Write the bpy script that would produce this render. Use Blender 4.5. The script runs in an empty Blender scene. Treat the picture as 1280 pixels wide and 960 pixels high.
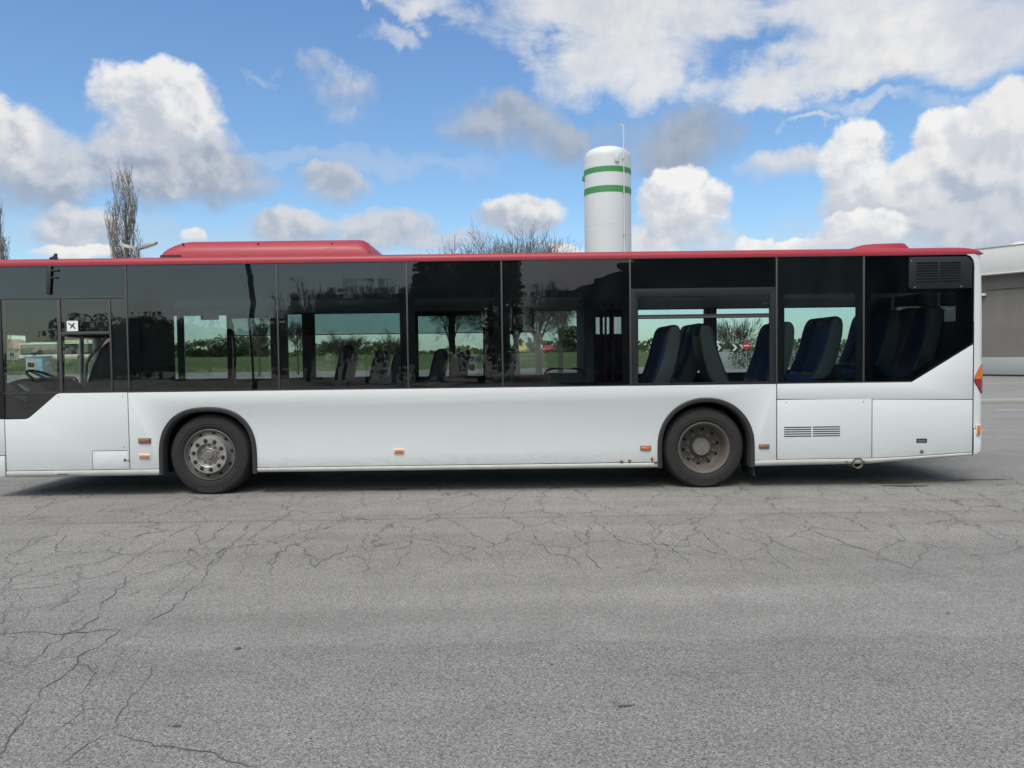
import bpy, bmesh, math, random
from math import sin, cos, pi, radians as R, sqrt, atan2, asin
from mathutils import Vector, Matrix

random.seed(7)
scene = bpy.context.scene
col = scene.collection

# ------------------------------------------------------------------ camera
F_PX, W_PX = 962.0, 1280.0
CAM_D, CAM_H, CAM_P, CAM_Y, CAM_R = 9.016, 1.602, 0.03752, 0.00377, -0.01316
_cy, _sy, _cp, _sp = cos(CAM_Y), sin(CAM_Y), cos(CAM_P), sin(CAM_P)
_f = Vector((_sy * _cp, _cy * _cp, -_sp)); _r = Vector((_cy, -_sy, 0)); _u = _r.cross(_f)
_r2 = _r * cos(CAM_R) + _u * sin(CAM_R); _u2 = _u * cos(CAM_R) - _r * sin(CAM_R)
cam = bpy.data.objects.new('camera', bpy.data.cameras.new('camera'))
col.objects.link(cam)
M = Matrix((( _r2.x, _u2.x, -_f.x, 0), (_r2.y, _u2.y, -_f.y, -CAM_D), (_r2.z, _u2.z, -_f.z, CAM_H), (0, 0, 0, 1)))
cam.matrix_world = M
cam.data.sensor_width = 36.0
cam.data.lens = 36.0 * F_PX / W_PX
cam.data.clip_end = 6000
cam.data.clip_start = 0.05
scene.camera = cam

def ray(px, py):
    return (_r2 * ((px - 640) / F_PX) - _u2 * ((py - 480) / F_PX) + _f)
def at(px, py, Y=0.0):
    """world point of the photograph's pixel on the vertical plane at depth Y"""
    d = ray(px, py); t = (Y + CAM_D) / d.y
    return Vector((t * d.x, Y, CAM_H + t * d.z))
def XZ(px, py, Y=0.0):
    p = at(px, py, Y); return (p.x, p.z)
def on_ground(px, py):
    d = ray(px, py); t = -CAM_H / d.z
    return Vector((t * d.x, -CAM_D + t * d.y, 0))

# ------------------------------------------------------------------ node helpers
class NT:
    """small expression builder for shader nodes"""
    def __init__(s, tree): s.t = tree
    def new(s, kind, **kw):
        n = s.t.nodes.new(kind)
        for k, v in kw.items(): setattr(n, k, v)
        return n
    def link(s, a, b): s.t.links.new(a, b)
    def put(s, sock, v):
        if isinstance(v, bpy.types.NodeSocket): s.link(v, sock)
        elif v is not None: sock.default_value = v
    def m(s, op, a, b=None, c=None, clamp=False):
        n = s.new('ShaderNodeMath', operation=op, use_clamp=clamp)
        for i, v in enumerate((a, b, c)):
            if v is not None: s.put(n.inputs[i], v)
        return n.outputs[0]
    def v(s, op, a, b=None, scale=None):
        n = s.new('ShaderNodeVectorMath', operation=op)
        s.put(n.inputs[0], a)
        if b is not None: s.put(n.inputs[1], b)
        if scale is not None: s.put(n.inputs['Scale'], scale)
        return n.outputs['Value'] if op in ('DOT_PRODUCT', 'LENGTH', 'DISTANCE') else n.outputs[0]
    def mix(s, f, a, b, blend='MIX'):
        n = s.new('ShaderNodeMix', data_type='RGBA', blend_type=blend)
        s.put(n.inputs[0], f); s.put(n.inputs[6], a); s.put(n.inputs[7], b)
        return n.outputs[2]
    def mixf(s, f, a, b):
        n = s.new('ShaderNodeMix', data_type='FLOAT')
        s.put(n.inputs[0], f); s.put(n.inputs[2], a); s.put(n.inputs[3], b)
        return n.outputs[0]
    def smooth(s, x, lo, hi, a=0.0, b=1.0):
        n = s.new('ShaderNodeMapRange', interpolation_type='SMOOTHSTEP')
        s.put(n.inputs[0], x); s.put(n.inputs[1], lo); s.put(n.inputs[2], hi); s.put(n.inputs[3], a); s.put(n.inputs[4], b)
        return n.outputs[0]
    def lin(s, x, lo, hi, a=0.0, b=1.0):
        n = s.new('ShaderNodeMapRange')
        s.put(n.inputs[0], x); s.put(n.inputs[1], lo); s.put(n.inputs[2], hi); s.put(n.inputs[3], a); s.put(n.inputs[4], b)
        return n.outputs[0]
    def noise(s, vec, scale, detail=4, rough=0.5, dist=0.0, out='Fac'):
        n = s.new('ShaderNodeTexNoise')
        s.put(n.inputs['Vector'], vec); s.put(n.inputs['Scale'], scale); s.put(n.inputs['Detail'], detail)
        s.put(n.inputs['Roughness'], rough); s.put(n.inputs['Distortion'], dist)
        return n.outputs[out]
    def voro(s, vec, scale, feature='F1', out='Distance', detail=0, rough=0.5, rand=1.0):
        n = s.new('ShaderNodeTexVoronoi', feature=feature)
        s.put(n.inputs['Vector'], vec); s.put(n.inputs['Scale'], scale)
        if 'Detail' in n.inputs: s.put(n.inputs['Detail'], detail); s.put(n.inputs['Roughness'], rough)
        s.put(n.inputs['Randomness'], rand)
        return n.outputs[out]
    def xyz(s, vec):
        n = s.new('ShaderNodeSeparateXYZ'); s.put(n.inputs[0], vec); return n.outputs
    def comb(s, x, y, z):
        n = s.new('ShaderNodeCombineXYZ')
        for i, k in enumerate((x, y, z)): s.put(n.inputs[i], k)
        return n.outputs[0]
    def bump(s, h, strength, dist, normal=None):
        n = s.new('ShaderNodeBump')
        s.put(n.inputs['Height'], h); s.put(n.inputs['Strength'], strength); s.put(n.inputs['Distance'], dist)
        if normal: s.put(n.inputs['Normal'], normal)
        return n.outputs[0]

# ------------------------------------------------------------------ world: sky with clouds
SUN_EL, SUN_AZ = R(60), R(200)          # azimuth clockwise from +Y: behind the camera, a little to the left
EXPOSURE = 0.5
world = bpy.data.worlds.new('World'); world.use_nodes = True
wt = world.node_tree; wt.nodes.clear(); g = NT(wt)
sky = g.new('ShaderNodeTexSky', sky_type='NISHITA', sun_disc=False, sun_elevation=SUN_EL, sun_rotation=SUN_AZ)
sky.air_density = 1.0; sky.dust_density = 0.6; sky.ozone_density = 2.0
gen = g.new('ShaderNodeTexCoord').outputs['Generated']
dx, dy, dz = g.xyz(gen)
az = g.m('ARCTAN2', dx, dy)
el = g.m('ARCSINE', dz)
uv0 = g.comb(az, el, 0.0)
# billowing noise, evaluated twice for a relief lit from the upper right
def billow(vec):
    w = g.v('SUBTRACT', g.noise(vec, 9.0, 3, 0.55, out='Color'), (0.5, 0.5, 0.5))
    vv = g.v('ADD', vec, g.v('SCALE', w, scale=0.05))
    a = g.voro(vv, 11.0, 'SMOOTH_F1', detail=3.0, rough=0.55)
    b = g.noise(vv, 24.0, 6, 0.62)
    return g.m('ADD', g.m('MULTIPLY', g.m('SUBTRACT', 0.62, a), 1.1), g.m('MULTIPLY', g.m('SUBTRACT', b, 0.5), 1.1))
bil0 = billow(uv0)
bil = g.m('MULTIPLY_ADD', g.m('SUBTRACT', g.noise(uv0, 75.0, 5, .7), .5), .55, bil0)
bil2 = billow(g.v('ADD', uv0, (0.010, 0.016, 0.0)))
relief = g.m('SUBTRACT', bil0, bil2)
fine = g.noise(uv0, 60.0, 6, 0.65)
streak = g.noise(g.v('MULTIPLY', uv0, (4.0, 14.0, 1.0)), 1.0, 8, 0.6, 0.6)
wv = g.v('SUBTRACT', g.noise(uv0, 14.0, 6, 0.6, out='Color'), (0.5, 0.5, 0.5))
uv = g.v('ADD', uv0, g.v('SCALE', wv, scale=0.042))
uvs = g.v('ADD', uv0, g.v('SCALE', wv, scale=0.10))

SKYMUL = 1.0
tint = g.mix(g.smooth(el, 0.0, 0.55), (0.90, 1.05, 1.10, 1), (0.84, 1.06, 1.24, 1))
skyc = g.mix(1.0, sky.outputs[0], tint, 'MULTIPLY')
CL = 10.0     # cloud colours are written as radiance / background strength
def azel(px, py):
    d = ray(px, py).normalized(); return atan2(d.x, d.y), asin(d.z)
# (x, y, rx, ry, lit, shade, edge softness, noise amount, kind)
W_ = (0.52, 0.53, 0.55); G_ = (0.255, 0.285, 0.345)
def c3(c, k=1.0): return (c[0] * CL * k, c[1] * CL * k, c[2] * CL * k, 1)
clouds = [
    # faint veil low over the horizon
    ('veil', 1000, 300, 420, 40, .46, .42, .9, .5), ('veil', 250, 300, 330, 34, .46, .43, .9, .5),
    ('veil', 420, 195, 260, 14, .46, .46, .95, .6),
    ('wisp', 1085, 135, 75, 12, .56, .56, .8, 1.0), ('wisp', 1010, 158, 32, 5, .54, .54, .7, .7), ('wisp', 492, 48, 38, 13, .54, .54, .8, 1.0),
    ('wisp', 325, 97, 28, 8, .44, .44, .9, 1.0), ('wisp', 1190, 130, 60, 16, .54, .54, .8, 1.0),
    ('wisp', 465, 6, 12, 8, .52, .52, .7, .8),
    # high bank along the top
    ('bank', 545, 8, 70, 26, .58, .50, .8, 1.1), ('bank', 690, 20, 150, 50, .58, .49, .8, 1.1), ('bank', 790, 78, 120, 52, .60, .50, .8, 1.1),
    ('bank', 850, 18, 140, 42, .56, .46, .8, 1.1), ('bank', 975, 100, 100, 38, .60, .51, .8, 1.1), ('bank', 1080, 62, 120, 42, .60, .50, .8, 1.1),
    ('bank', 1210, 45, 160, 56, .60, .48, .8, 1.1), ('bank', 1080, 2, 150, 34, .60, .50, .8, 1.1),
    # grey cumulus, nearer and in their own shade
    ('cum', 630, 155, 82, 36, .37, .30, .7, .7), ('cum', 710, 186, 48, 26, .36, .30, .8, .7), ('cum', 835, 178, 88, 44, .34, .285, .65, .7),
    ('cum', 432, 120, 52, 32, .45, .37, .8, .9), ('cum', 400, 85, 26, 18, .45, .40, .9, 1.0), ('cum', 415, 230, 48, 24, .44, .34, .55, .7),
    ('cum', 365, 284, 58, 24, .50, .36, .55, .7), ('cum', 492, 286, 76, 28, .48, .36, .55, .7), ('cum', 645, 272, 64, 27, .58, .38, .5, .7), ('cum', 560, 300, 60, 16, .46, .38, .8, .7),
    ('cum', 30, 208, 88, 56, .48, .32, .55, .75), ('cum', -15, 180, 62, 46, .58, .40, .5, .8), ('cum', 92, 292, 58, 28, .52, .38, .6, .7), ('cum', 100, 320, 58, 9, .62, .54, .5, .6),
    ('cum', 265, 215, 82, 34, .38, .31, .65, .7), ('cum', 205, 200, 110, 52, .46, .31, .5, .7), ('cum', 195, 138, 84, 50, .62, .42, .4, .75), ('cum', 240, 292, 18, 9, .62, .54, .5, .8),
    ('cum', 708, 312, 28, 10, .62, .52, .5, .7),
    # bright cumulus towards the right
    ('cum', 985, 207, 62, 18, .52, .46, .8, .9), ('cum', 1085, 258, 62, 30, .50, .42, .7, .8), ('cum', 1068, 205, 46, 42, .64, .46, .38, .75),
    ('cum', 1235, 235, 112, 74, .54, .37, .5, .75), ('cum', 1180, 178, 42, 34, .64, .50, .36, .75), ('cum', 1275, 160, 60, 44, .60, .46, .45, .8), ('cum', 1150, 218, 44, 24, .60, .46, .45, .75),
    ('cum', 1210, 290, 130, 32, .48, .40, .7, .7),
    ('cum', 850, 262, 66, 46, .64, .48, .3, .75), ('cum', 840, 300, 84, 26, .54, .42, .6, .7),
    ('cum', 945, 302, 24, 14, .64, .54, .35, .75), ('cum', 990, 306, 30, 11, .64, .54, .4, .75), ('cum', 1075, 288, 60, 24, .64, .48, .38, .75), ('cum', 1030, 304, 40, 12, .56, .48, .6, .75),
    ('cum', 1278, 316, 16, 8, .64, .55, .4, .7),
]
def tone(k):      # grey level -> slightly warm when bright, blue grey when dark
    t = max(0, min(1, (k - .24) / .34))
    return ((.74 + .27 * t) * k, (.92 + .08 * t) * k, (1.22 - .23 * t) * k)
def layer(g, cur, cl, uv, uvs, bil, streakb, streakw, shade, shadeb):
    kind, px, py, rx, ry, lit, sh, soft, amp = cl
    a0, e0 = azel(px, py)
    ra, re = rx / F_PX * cos(a0), ry / F_PX
    if kind == 'cum': ra, re = ra * (1.06 + .22 * soft), re * (1.08 + .22 * soft)
    src = uvs if kind in ('bank', 'wisp', 'veil') else uv
    q = g.v('MULTIPLY', g.v('SUBTRACT', src, (a0, e0, 0)), (1 / ra, 1 / re, 0))
    fld = g.m('SUBTRACT', 1.0, g.v('DOT_PRODUCT', q, q))
    if kind == 'cum':   fld = g.m('MULTIPLY_ADD', bil, amp * .92, g.m('ADD', fld, .05))
    elif kind == 'bank': fld = g.m('MULTIPLY_ADD', streakb, amp * 2.6, fld)
    else:               fld = g.m('MULTIPLY_ADD', streakw, amp * 2.0, fld)
    if kind == 'cum':
        mask = g.smooth(fld, -0.02, g.m('MAXIMUM', g.m('MULTIPLY_ADD', g.xyz(q)[1], -soft * .55, soft * 1.28), soft * .5))
        s = g.m('MULTIPLY_ADD', g.xyz(q)[1], 0.66, shade)
        mx = .97
    else:
        mask = g.smooth(fld, -0.02, soft * (1.6 if kind == 'wisp' else 1.15))
        s = shadeb
        mx = .34 if kind == 'veil' else (.62 if kind == 'wisp' else .90)
    c = g.mix(g.smooth(s, 0.0, 1.0), c3(tone(sh)), c3(tone(lit)))
    return g.mix(g.m('MULTIPLY', mask, mx), cur, c)
shade = g.m('ADD', g.m('MULTIPLY_ADD', relief, 1.55, 0.5), g.m('MULTIPLY', g.m('SUBTRACT', fine, .5), .3))
shadeb = g.m('ADD', g.m('MULTIPLY_ADD', g.m('SUBTRACT', fine, .5), 1.0, .5), g.m('MULTIPLY', g.m('SUBTRACT', g.noise(uv0, 7.0, 5, .6), .5), 2.6))
streakb = g.m('SUBTRACT', streak, 0.47); streakw = g.m('SUBTRACT', streak, 0.52)
def backdrop(cur):
    bg = g.new('ShaderNodeBackground'); bg.inputs['Strength'].default_value = 0.1
    g.put(bg.inputs['Color'], cur); return bg.outputs[0]
def either(f, a, b):
    n = g.new('ShaderNodeMixShader'); g.put(n.inputs[0], f); g.link(a, n.inputs[1]); g.link(b, n.inputs[2]); return n.outputs[0]
# the clouds in view are laid out by bearing and height; each patch of sky only works through the clouds that touch it
def patch(a_lo, a_hi, e_lo, e_hi, depth):
    touch = []
    for cl in clouds:
        a0, e0 = azel(cl[1], cl[2]); m_ = 1.45 if cl[0] == 'cum' else 1.75
        ra, re = cl[3] / F_PX * m_ + .03, cl[4] / F_PX * m_ + .03
        if a0 + ra > a_lo and a0 - ra < a_hi and e0 + re > e_lo and e0 - re < e_hi: touch.append(cl)
    if depth == 0 or len(touch) < 4:
        if not touch: return backdrop(skyc)
        gt = bpy.data.node_groups.new('cloud_patch', 'ShaderNodeTree'); h = NT(gt)
        names = ('sky', 'uv', 'uvs', 'bil', 'streakb', 'streakw', 'shade', 'shadeb')
        for k, nm in enumerate(names):
            gt.interface.new_socket(nm, in_out='INPUT', socket_type='NodeSocketColor' if k == 0 else ('NodeSocketVector' if k < 3 else 'NodeSocketFloat'))
        gt.interface.new_socket('colour', in_out='OUTPUT', socket_type='NodeSocketColor')
        ins = h.new('NodeGroupInput').outputs; cur = ins[0]
        for cl in touch: cur = layer(h, cur, cl, *[ins[k] for k in range(1, 8)])
        h.link(cur, h.new('NodeGroupOutput').inputs[0])
        gn = g.new('ShaderNodeGroup', node_tree=gt)
        for k, v in enumerate((skyc, uv, uvs, bil, streakb, streakw, shade, shadeb)): g.link(v, gn.inputs[k])
        return backdrop(gn.outputs[0])
    if depth % 3 == 0:
        mid = (e_lo + e_hi) / 2
        return either(g.m('GREATER_THAN', el, mid), patch(a_lo, a_hi, e_lo, mid, depth - 1), patch(a_lo, a_hi, mid, e_hi, depth - 1))
    mid = (a_lo + a_hi) / 2
    return either(g.m('GREATER_THAN', az, mid), patch(a_lo, mid, e_lo, e_hi, depth - 1), patch(mid, a_hi, e_lo, e_hi, depth - 1))
front = patch(R(-38), R(38), R(-3), R(32), 3)
# the rest of the sky: broken clouds overhead and behind the viewer, with bright cloud added about the sun, out of view, to light the yard softly
ov = g.noise(g.v('MULTIPLY', gen, (1.0, 1.0, 1.6)), 2.2, 8, 0.58, 0.4)
ovm = g.smooth(ov, 0.42, 0.60)
sund = Vector((sin(SUN_AZ) * cos(SUN_EL), cos(SUN_AZ) * cos(SUN_EL), sin(SUN_EL)))
near = g.v('DOT_PRODUCT', gen, tuple(sund))
ovc = g.mix(g.smooth(ov, 0.48, 0.75), c3((.42, .43, .46)), c3((.30, .32, .36)))
glow = g.mix(g.smooth(near, 0.45, 0.99), ovc, c3((1.5, 1.47, 1.42)))
rest = g.mix(g.m('MAXIMUM', ovm, g.smooth(near, 0.45, 0.85)), skyc, glow)
elsewhere = g.m('MAXIMUM', g.m('GREATER_THAN', el, R(32)), g.m('GREATER_THAN', g.m('ABSOLUTE', az), R(38)))
low = g.m('LESS_THAN', el, R(-1.0))
ground_glow = backdrop((1.2, 1.25, 1.35, 1))
sky_all = either(low, either(elsewhere, front, backdrop(rest)), ground_glow)
wo = g.new('ShaderNodeOutputWorld'); g.link(sky_all, wo.inputs['Surface'])
scene.world = world
world.cycles.sampling_method = 'MANUAL'; world.cycles.sample_map_resolution = 512

sun = bpy.data.objects.new('sun', bpy.data.lights.new('sun', 'SUN')); col.objects.link(sun)
sun.data.energy = 1.5; sun.data.angle = R(22); sun.data.color = (1.0, 0.96, 0.90)
sun.rotation_euler = (sund).to_track_quat('Z', 'Y').to_euler()
sun.location = (0, -20, 40)

scene.view_settings.view_transform = 'Standard'
scene.view_settings.look = 'None'
scene.view_settings.exposure = EXPOSURE
scene.view_settings.gamma = 1.0
scene.view_settings.use_curve_mapping = False
scene.render.engine = 'CYCLES'
scene.cycles.max_bounces = 7
scene.cycles.use_adaptive_sampling = True
scene.cycles.adaptive_threshold = 0.02
scene.cycles.transparent_max_bounces = 24

# ------------------------------------------------------------------ materials
def new_mat(name):
    m = bpy.data.materials.new(name); m.use_nodes = True
    t = m.node_tree; t.nodes.clear(); n = NT(t)
    out = n.new('ShaderNodeOutputMaterial')
    return m, n, out
def principled(n, out, base, rough=.5, metal=0., coat=0., normal=None, spec=.5, emit=None, es=0):
    p = n.new('ShaderNodeBsdfPrincipled')
    n.put(p.inputs['Base Color'], base if isinstance(base, bpy.types.NodeSocket) else (*base, 1))
    n.put(p.inputs['Roughness'], rough); n.put(p.inputs['Metallic'], metal)
    n.put(p.inputs['Coat Weight'], coat); p.inputs['Coat Roughness'].default_value = .06
    n.put(p.inputs['Specular IOR Level'], spec)
    if normal is not None: n.put(p.inputs['Normal'], normal)
    n.link(p.outputs[0], out.inputs[0]); return p
def obj_co(n): return n.new('ShaderNodeTexCoord').outputs['Object']
def plain(name, c, rough=.5, metal=0., coat=0., var=.12, scale=6., bump=0., spec=.5):
    m, n, out = new_mat(name); co = obj_co(n)
    k = n.noise(co, scale, 6, .6)
    base = n.mix(k, (*[x * (1 - var) for x in c], 1), (*[min(1, x * (1 + var)) for x in c], 1))
    rr = n.m('ADD', rough, n.m('MULTIPLY', n.m('SUBTRACT', k, .5), .25), clamp=True)
    nm = n.bump(n.noise(co, scale * 12, 4, .6), bump, .01) if bump else None
    principled(n, out, base, rr, metal, coat, nm, spec)
    return m
MAT = {}
def white_paint():
    m, n, out = new_mat('white_bus_paint'); co = obj_co(n); x, y, z = n.xyz(co)
    big = n.noise(n.v('MULTIPLY', co, (.7, .7, 1.6)), 1.0, 4, .5)
    base = n.mix(big, (.555, .595, .603, 1), (.595, .628, .634, 1))
    # road grime splashed along the skirt and rain streaks
    splash = n.noise(n.v('MULTIPLY', co, (3.0, 3.0, 9.0)), 1.6, 8, .7)
    low = n.smooth(z, .62, .25)
    grime = n.m('MULTIPLY', n.smooth(n.m('ADD', splash, n.m('MULTIPLY', low, .28)), .60, .86), low)
    streak = n.smooth(n.noise(n.v('MULTIPLY', co, (16.0, 16.0, .7)), 1.0, 5, .6), .58, .80)
    base = n.mix(n.m('MULTIPLY', grime, .24), base, (.30, .28, .25, 1))
    base = n.mix(n.m('MULTIPLY', streak, .10), base, (.38, .37, .34, 1))
    spots = n.smooth(n.noise(co, 38.0, 3, .7), .76, .80)
    base = n.mix(n.m('MULTIPLY', spots, .22), base, (.30, .29, .27, 1))
    wob = n.noise(n.v('MULTIPLY', co, (1.3, 1.3, 2.2)), 1.0, 2, .4)
    principled(n, out, base, n.m('ADD', .36, n.m('MULTIPLY', grime, .35)), 0, .12, n.bump(wob, .18, .03))
    return m
def red_paint():
    m, n, out = new_mat('faded_red_paint'); co = obj_co(n)
    k = n.noise(n.v('MULTIPLY', co, (1.2, 3, 3)), 2.0, 6, .6)
    base = n.mix(k, (.255, .016, .030, 1), (.325, .025, .043, 1))
    chalk = n.smooth(n.noise(n.v('MULTIPLY', co, (.9, 6, 6)), 3.0, 6, .65), .5, .8)
    base = n.mix(n.m('MULTIPLY', chalk, .22), base, (.34, .065, .085, 1))
    principled(n, out, base, n.m('ADD', .38, n.m('MULTIPLY', chalk, .2)), 0, 0, None, .35)
    return m
def glass_mat(name, tint, refl, rough=.0, wave=1.0, haze=.0, fk=.9):
    m, n, out = new_mat(name); co = obj_co(n)
    w = n.noise(n.v('MULTIPLY', co, (.9, .9, 2.4)), 1.3, 2, .45)
    w2 = n.noise(n.v('MULTIPLY', co, (.35, .35, 5.0)), 1.0, 2, .5)
    nm = n.bump(n.m('ADD', w, n.m('MULTIPLY', w2, .5)), wave, .0016)
    tr = n.new('ShaderNodeBsdfTransparent'); tr.inputs[0].default_value = (*tint, 1)
    gl = n.new('ShaderNodeBsdfGlossy'); gl.inputs['Color'].default_value = (.99, .90, .88, 1); gl.inputs['Roughness'].default_value = rough
    n.link(nm, gl.inputs['Normal'])
    fr = n.new('ShaderNodeFresnel'); fr.inputs['IOR'].default_value = 1.5; n.link(nm, fr.inputs['Normal'])
    f = n.m('ADD', refl, n.m('MULTIPLY', fr.outputs[0], fk), clamp=True)
    mx = n.new('ShaderNodeMixShader'); n.link(f, mx.inputs[0]); n.link(tr.outputs[0], mx.inputs[1]); n.link(gl.outputs[0], mx.inputs[2])
    df = n.new('ShaderNodeBsdfDiffuse'); df.inputs[0].default_value = (.35, .36, .35, 1)
    dust = n.m('MULTIPLY', n.smooth(n.noise(n.v('MULTIPLY', co, (2, 2, .8)), 2.0, 7, .65), .35, .8), haze)
    m2 = n.new('ShaderNodeMixShader'); n.link(dust, m2.inputs[0]); n.link(mx.outputs[0], m2.inputs[1]); n.link(df.outputs[0], m2.inputs[2])
    n.link(m2.outputs[0], out.inputs[0]); return m
def asphalt():
    m, n, out = new_mat('weathered_asphalt'); co = n.new('ShaderNodeNewGeometry').outputs['Position']
    x, y, z = n.xyz(co)
    wob = n.m('MULTIPLY', n.m('SUBTRACT', n.noise(n.comb(x, 0, 0), 1.4, 5, .6), .5), .35)
    yy = n.m('ADD', y, wob)
    nearz = n.smooth(yy, -4.72, -4.86)                      # coarser, older strip nearest the viewer
    big = n.noise(n.v('MULTIPLY', co, (.18, .5, 1)), 1.0, 4, .55)
    streak = n.noise(n.v('MULTIPLY', co, (.10, 1.7, 1)), 1.0, 5, .6)
    patch = n.noise(co, 2.6, 4, .6)
    v = n.m('ADD', .181, n.m('MULTIPLY', n.m('SUBTRACT', big, .5), .09))
    v = n.m('ADD', v, n.m('MULTIPLY', n.m('SUBTRACT', streak, .5), .10))
    v = n.m('ADD', v, n.m('MULTIPLY', n.m('SUBTRACT', patch, .5), .07))
    v = n.m('MULTIPLY', v, n.mixf(nearz, 1.03, .93))
    # lane of tyre polish between two overlay joints
    joint = n.m('MULTIPLY', n.smooth(n.m('ABSOLUTE', n.m('ADD', n.m('ADD', y, n.m('MULTIPLY', wob, .25)), 1.47)), .05, .0), n.smooth(n.noise(n.comb(x, 3, 0), 1.1, 5, .7), .3, .6))
    v = n.m('MULTIPLY', v, n.m('SUBTRACT', 1, n.m('MULTIPLY', joint, .30)))
    j2 = n.m('MULTIPLY', n.smooth(n.m('ABSOLUTE', n.m('ADD', yy, 4.80)), .07, .0), n.smooth(n.noise(n.comb(x, 7, 0), .9, 5, .7), .35, .7))
    v = n.m('MULTIPLY', v, n.m('SUBTRACT', 1, n.m('MULTIPLY', j2, .10)))
    # stones of the aggregate
    cell = n.new('ShaderNodeTexVoronoi', feature='F1'); n.put(cell.inputs['Vector'], co); cell.inputs['Scale'].default_value = 135
    cr, cg, cb = n.xyz(cell.outputs['Color'])
    stone = n.m('SUBTRACT', cr, .5)
    cell2 = n.new('ShaderNodeTexVoronoi', feature='F1'); n.put(cell2.inputs['Vector'], co); cell2.inputs['Scale'].default_value = 230
    stone2 = n.m('SUBTRACT', n.xyz(cell2.outputs['Color'])[0], .5)
    grit = n.m('SUBTRACT', n.noise(co, 60, 4, .8), .5)
    tex = n.m('ADD', n.m('MULTIPLY', stone, .48), n.m('ADD', n.m('MULTIPLY', stone2, .45), n.m('MULTIPLY', grit, 1.3)))
    tex = n.m('MULTIPLY', tex, n.mixf(nearz, 1.25, 1.55))
    bright = n.m('MULTIPLY', n.smooth(cg, .94, .99), n.m('MULTIPLY', n.smooth(cr, .3, .9), .45))
    v = n.m('MULTIPLY', v, n.m('ADD', 1.0, n.m('ADD', tex, bright)))
    # network of hairline cracks in the middle strip
    wv = n.v('SCALE', n.v('SUBTRACT', n.noise(co, 1.5, 5, .62, out='Color'), (.5, .5, .5)), scale=.42)
    cv = n.v('ADD', n.v('MULTIPLY', co, (1.0, .62, 0.0)), wv)
    e1 = n.voro(cv, 1.75, 'DISTANCE_TO_EDGE', 'Distance')
    e2 = n.voro(n.v('ADD', cv, (5.3, 2.2, 0)), 3.4, 'DISTANCE_TO_EDGE', 'Distance')
    br = n.noise(co, 1.1, 4, .6)
    zone = n.m('MULTIPLY', n.smooth(yy, -3.9, -2.6), n.smooth(yy, 1.5, .6))
    zoneL = n.m('MULTIPLY', n.smooth(x, -1.2, -2.6), n.smooth(yy, -6.6, -5.2))
    zm = n.m('MAXIMUM', zone, n.m('MULTIPLY', zoneL, .7))
    k1 = n.m('MULTIPLY', n.smooth(e1, .018, .002), n.smooth(br, .18, .38))
    k2 = n.m('MULTIPLY', n.smooth(e2, .022, .004), n.smooth(br, .40, .60))
    crack = n.m('MULTIPLY', n.m('MAXIMUM', k1, n.m('MULTIPLY', k2, .40)), zm)
    v = n.m('MULTIPLY', v, n.m('SUBTRACT', 1.0, n.m('MULTIPLY', crack, .46)))
    # oil and water marks
    oil = n.smooth(n.noise(n.v('MULTIPLY', co, (.6, 2.4, 1)), 1.2, 5, .55), .66, .78)
    oz = n.m('MULTIPLY', n.smooth(yy, -.9, .1), n.smooth(yy, 6, 3))
    v = n.m('MULTIPLY', v, n.m('SUBTRACT', 1.0, n.m('MULTIPLY', n.m('MULTIPLY', oil, oz), .45)))
    base = n.new('ShaderNodeCombineColor')
    n.put(base.inputs[0], n.m('MULTIPLY', v, 1.0)); n.put(base.inputs[1], n.m('MULTIPLY', v, .98)); n.put(base.inputs[2], n.m('MULTIPLY', v, .94))
    h = n.voro(co, 95, 'F1', 'Distance')
    principled(n, out, base.outputs[0], .85, 0, 0, n.bump(h, .6, .004), .3)
    return m
def grass_mat():
    m, n, out = new_mat('spring_grass'); co = n.new('ShaderNodeNewGeometry').outputs['Position']
    k = n.noise(co, .35, 8, .7); k2 = n.noise(co, 3.0, 6, .7)
    b = n.mix(n.smooth(k, .35, .65), (.058, .090, .028, 1), (.098, .122, .044, 1))
    b = n.mix(n.m('MULTIPLY', n.smooth(k2, .45, .75), .5), b, (.14, .13, .07, 1))
    principled(n, out, b, .9, 0, 0, n.bump(k2, 1, .2), .2); return m
def bark(name, c, scale=6):
    return plain(name, c, .9, var=.35, scale=scale, bump=.4, spec=.2)
def concrete(name, c, board=False, var=.15):
    m, n, out = new_mat(name); co = obj_co(n); x, y, z = n.xyz(co)
    k = n.noise(co, .8, 8, .65); k2 = n.noise(n.v('MULTIPLY', co, (2.0, 2.0, .25)), 1.0, 6, .6)
    v = n.m('ADD', n.m('MULTIPLY', n.m('SUBTRACT', k, .5), var * 2), n.m('MULTIPLY', n.m('SUBTRACT', k2, .5), var * 1.6))
    if board:
        bands = n.noise(n.comb(0, 0, z), 14.0, 3, .6)
        v = n.m('ADD', v, n.m('MULTIPLY', n.m('SUBTRACT', bands, .5), .30))
    b = n.v('SCALE', c, scale=n.m('ADD', 1.0, v))
    principled(n, out, b, .85, 0, 0, n.bump(k, .2, .02), .3); return m
def lamp_lens(name, c):
    m, n, out = new_mat(name); co = obj_co(n)
    ribs = n.m('SINE', n.m('MULTIPLY', n.xyz(co)[2], 420.0))
    principled(n, out, c, .18, 0, .6, n.bump(ribs, .35, .004)); return m

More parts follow.
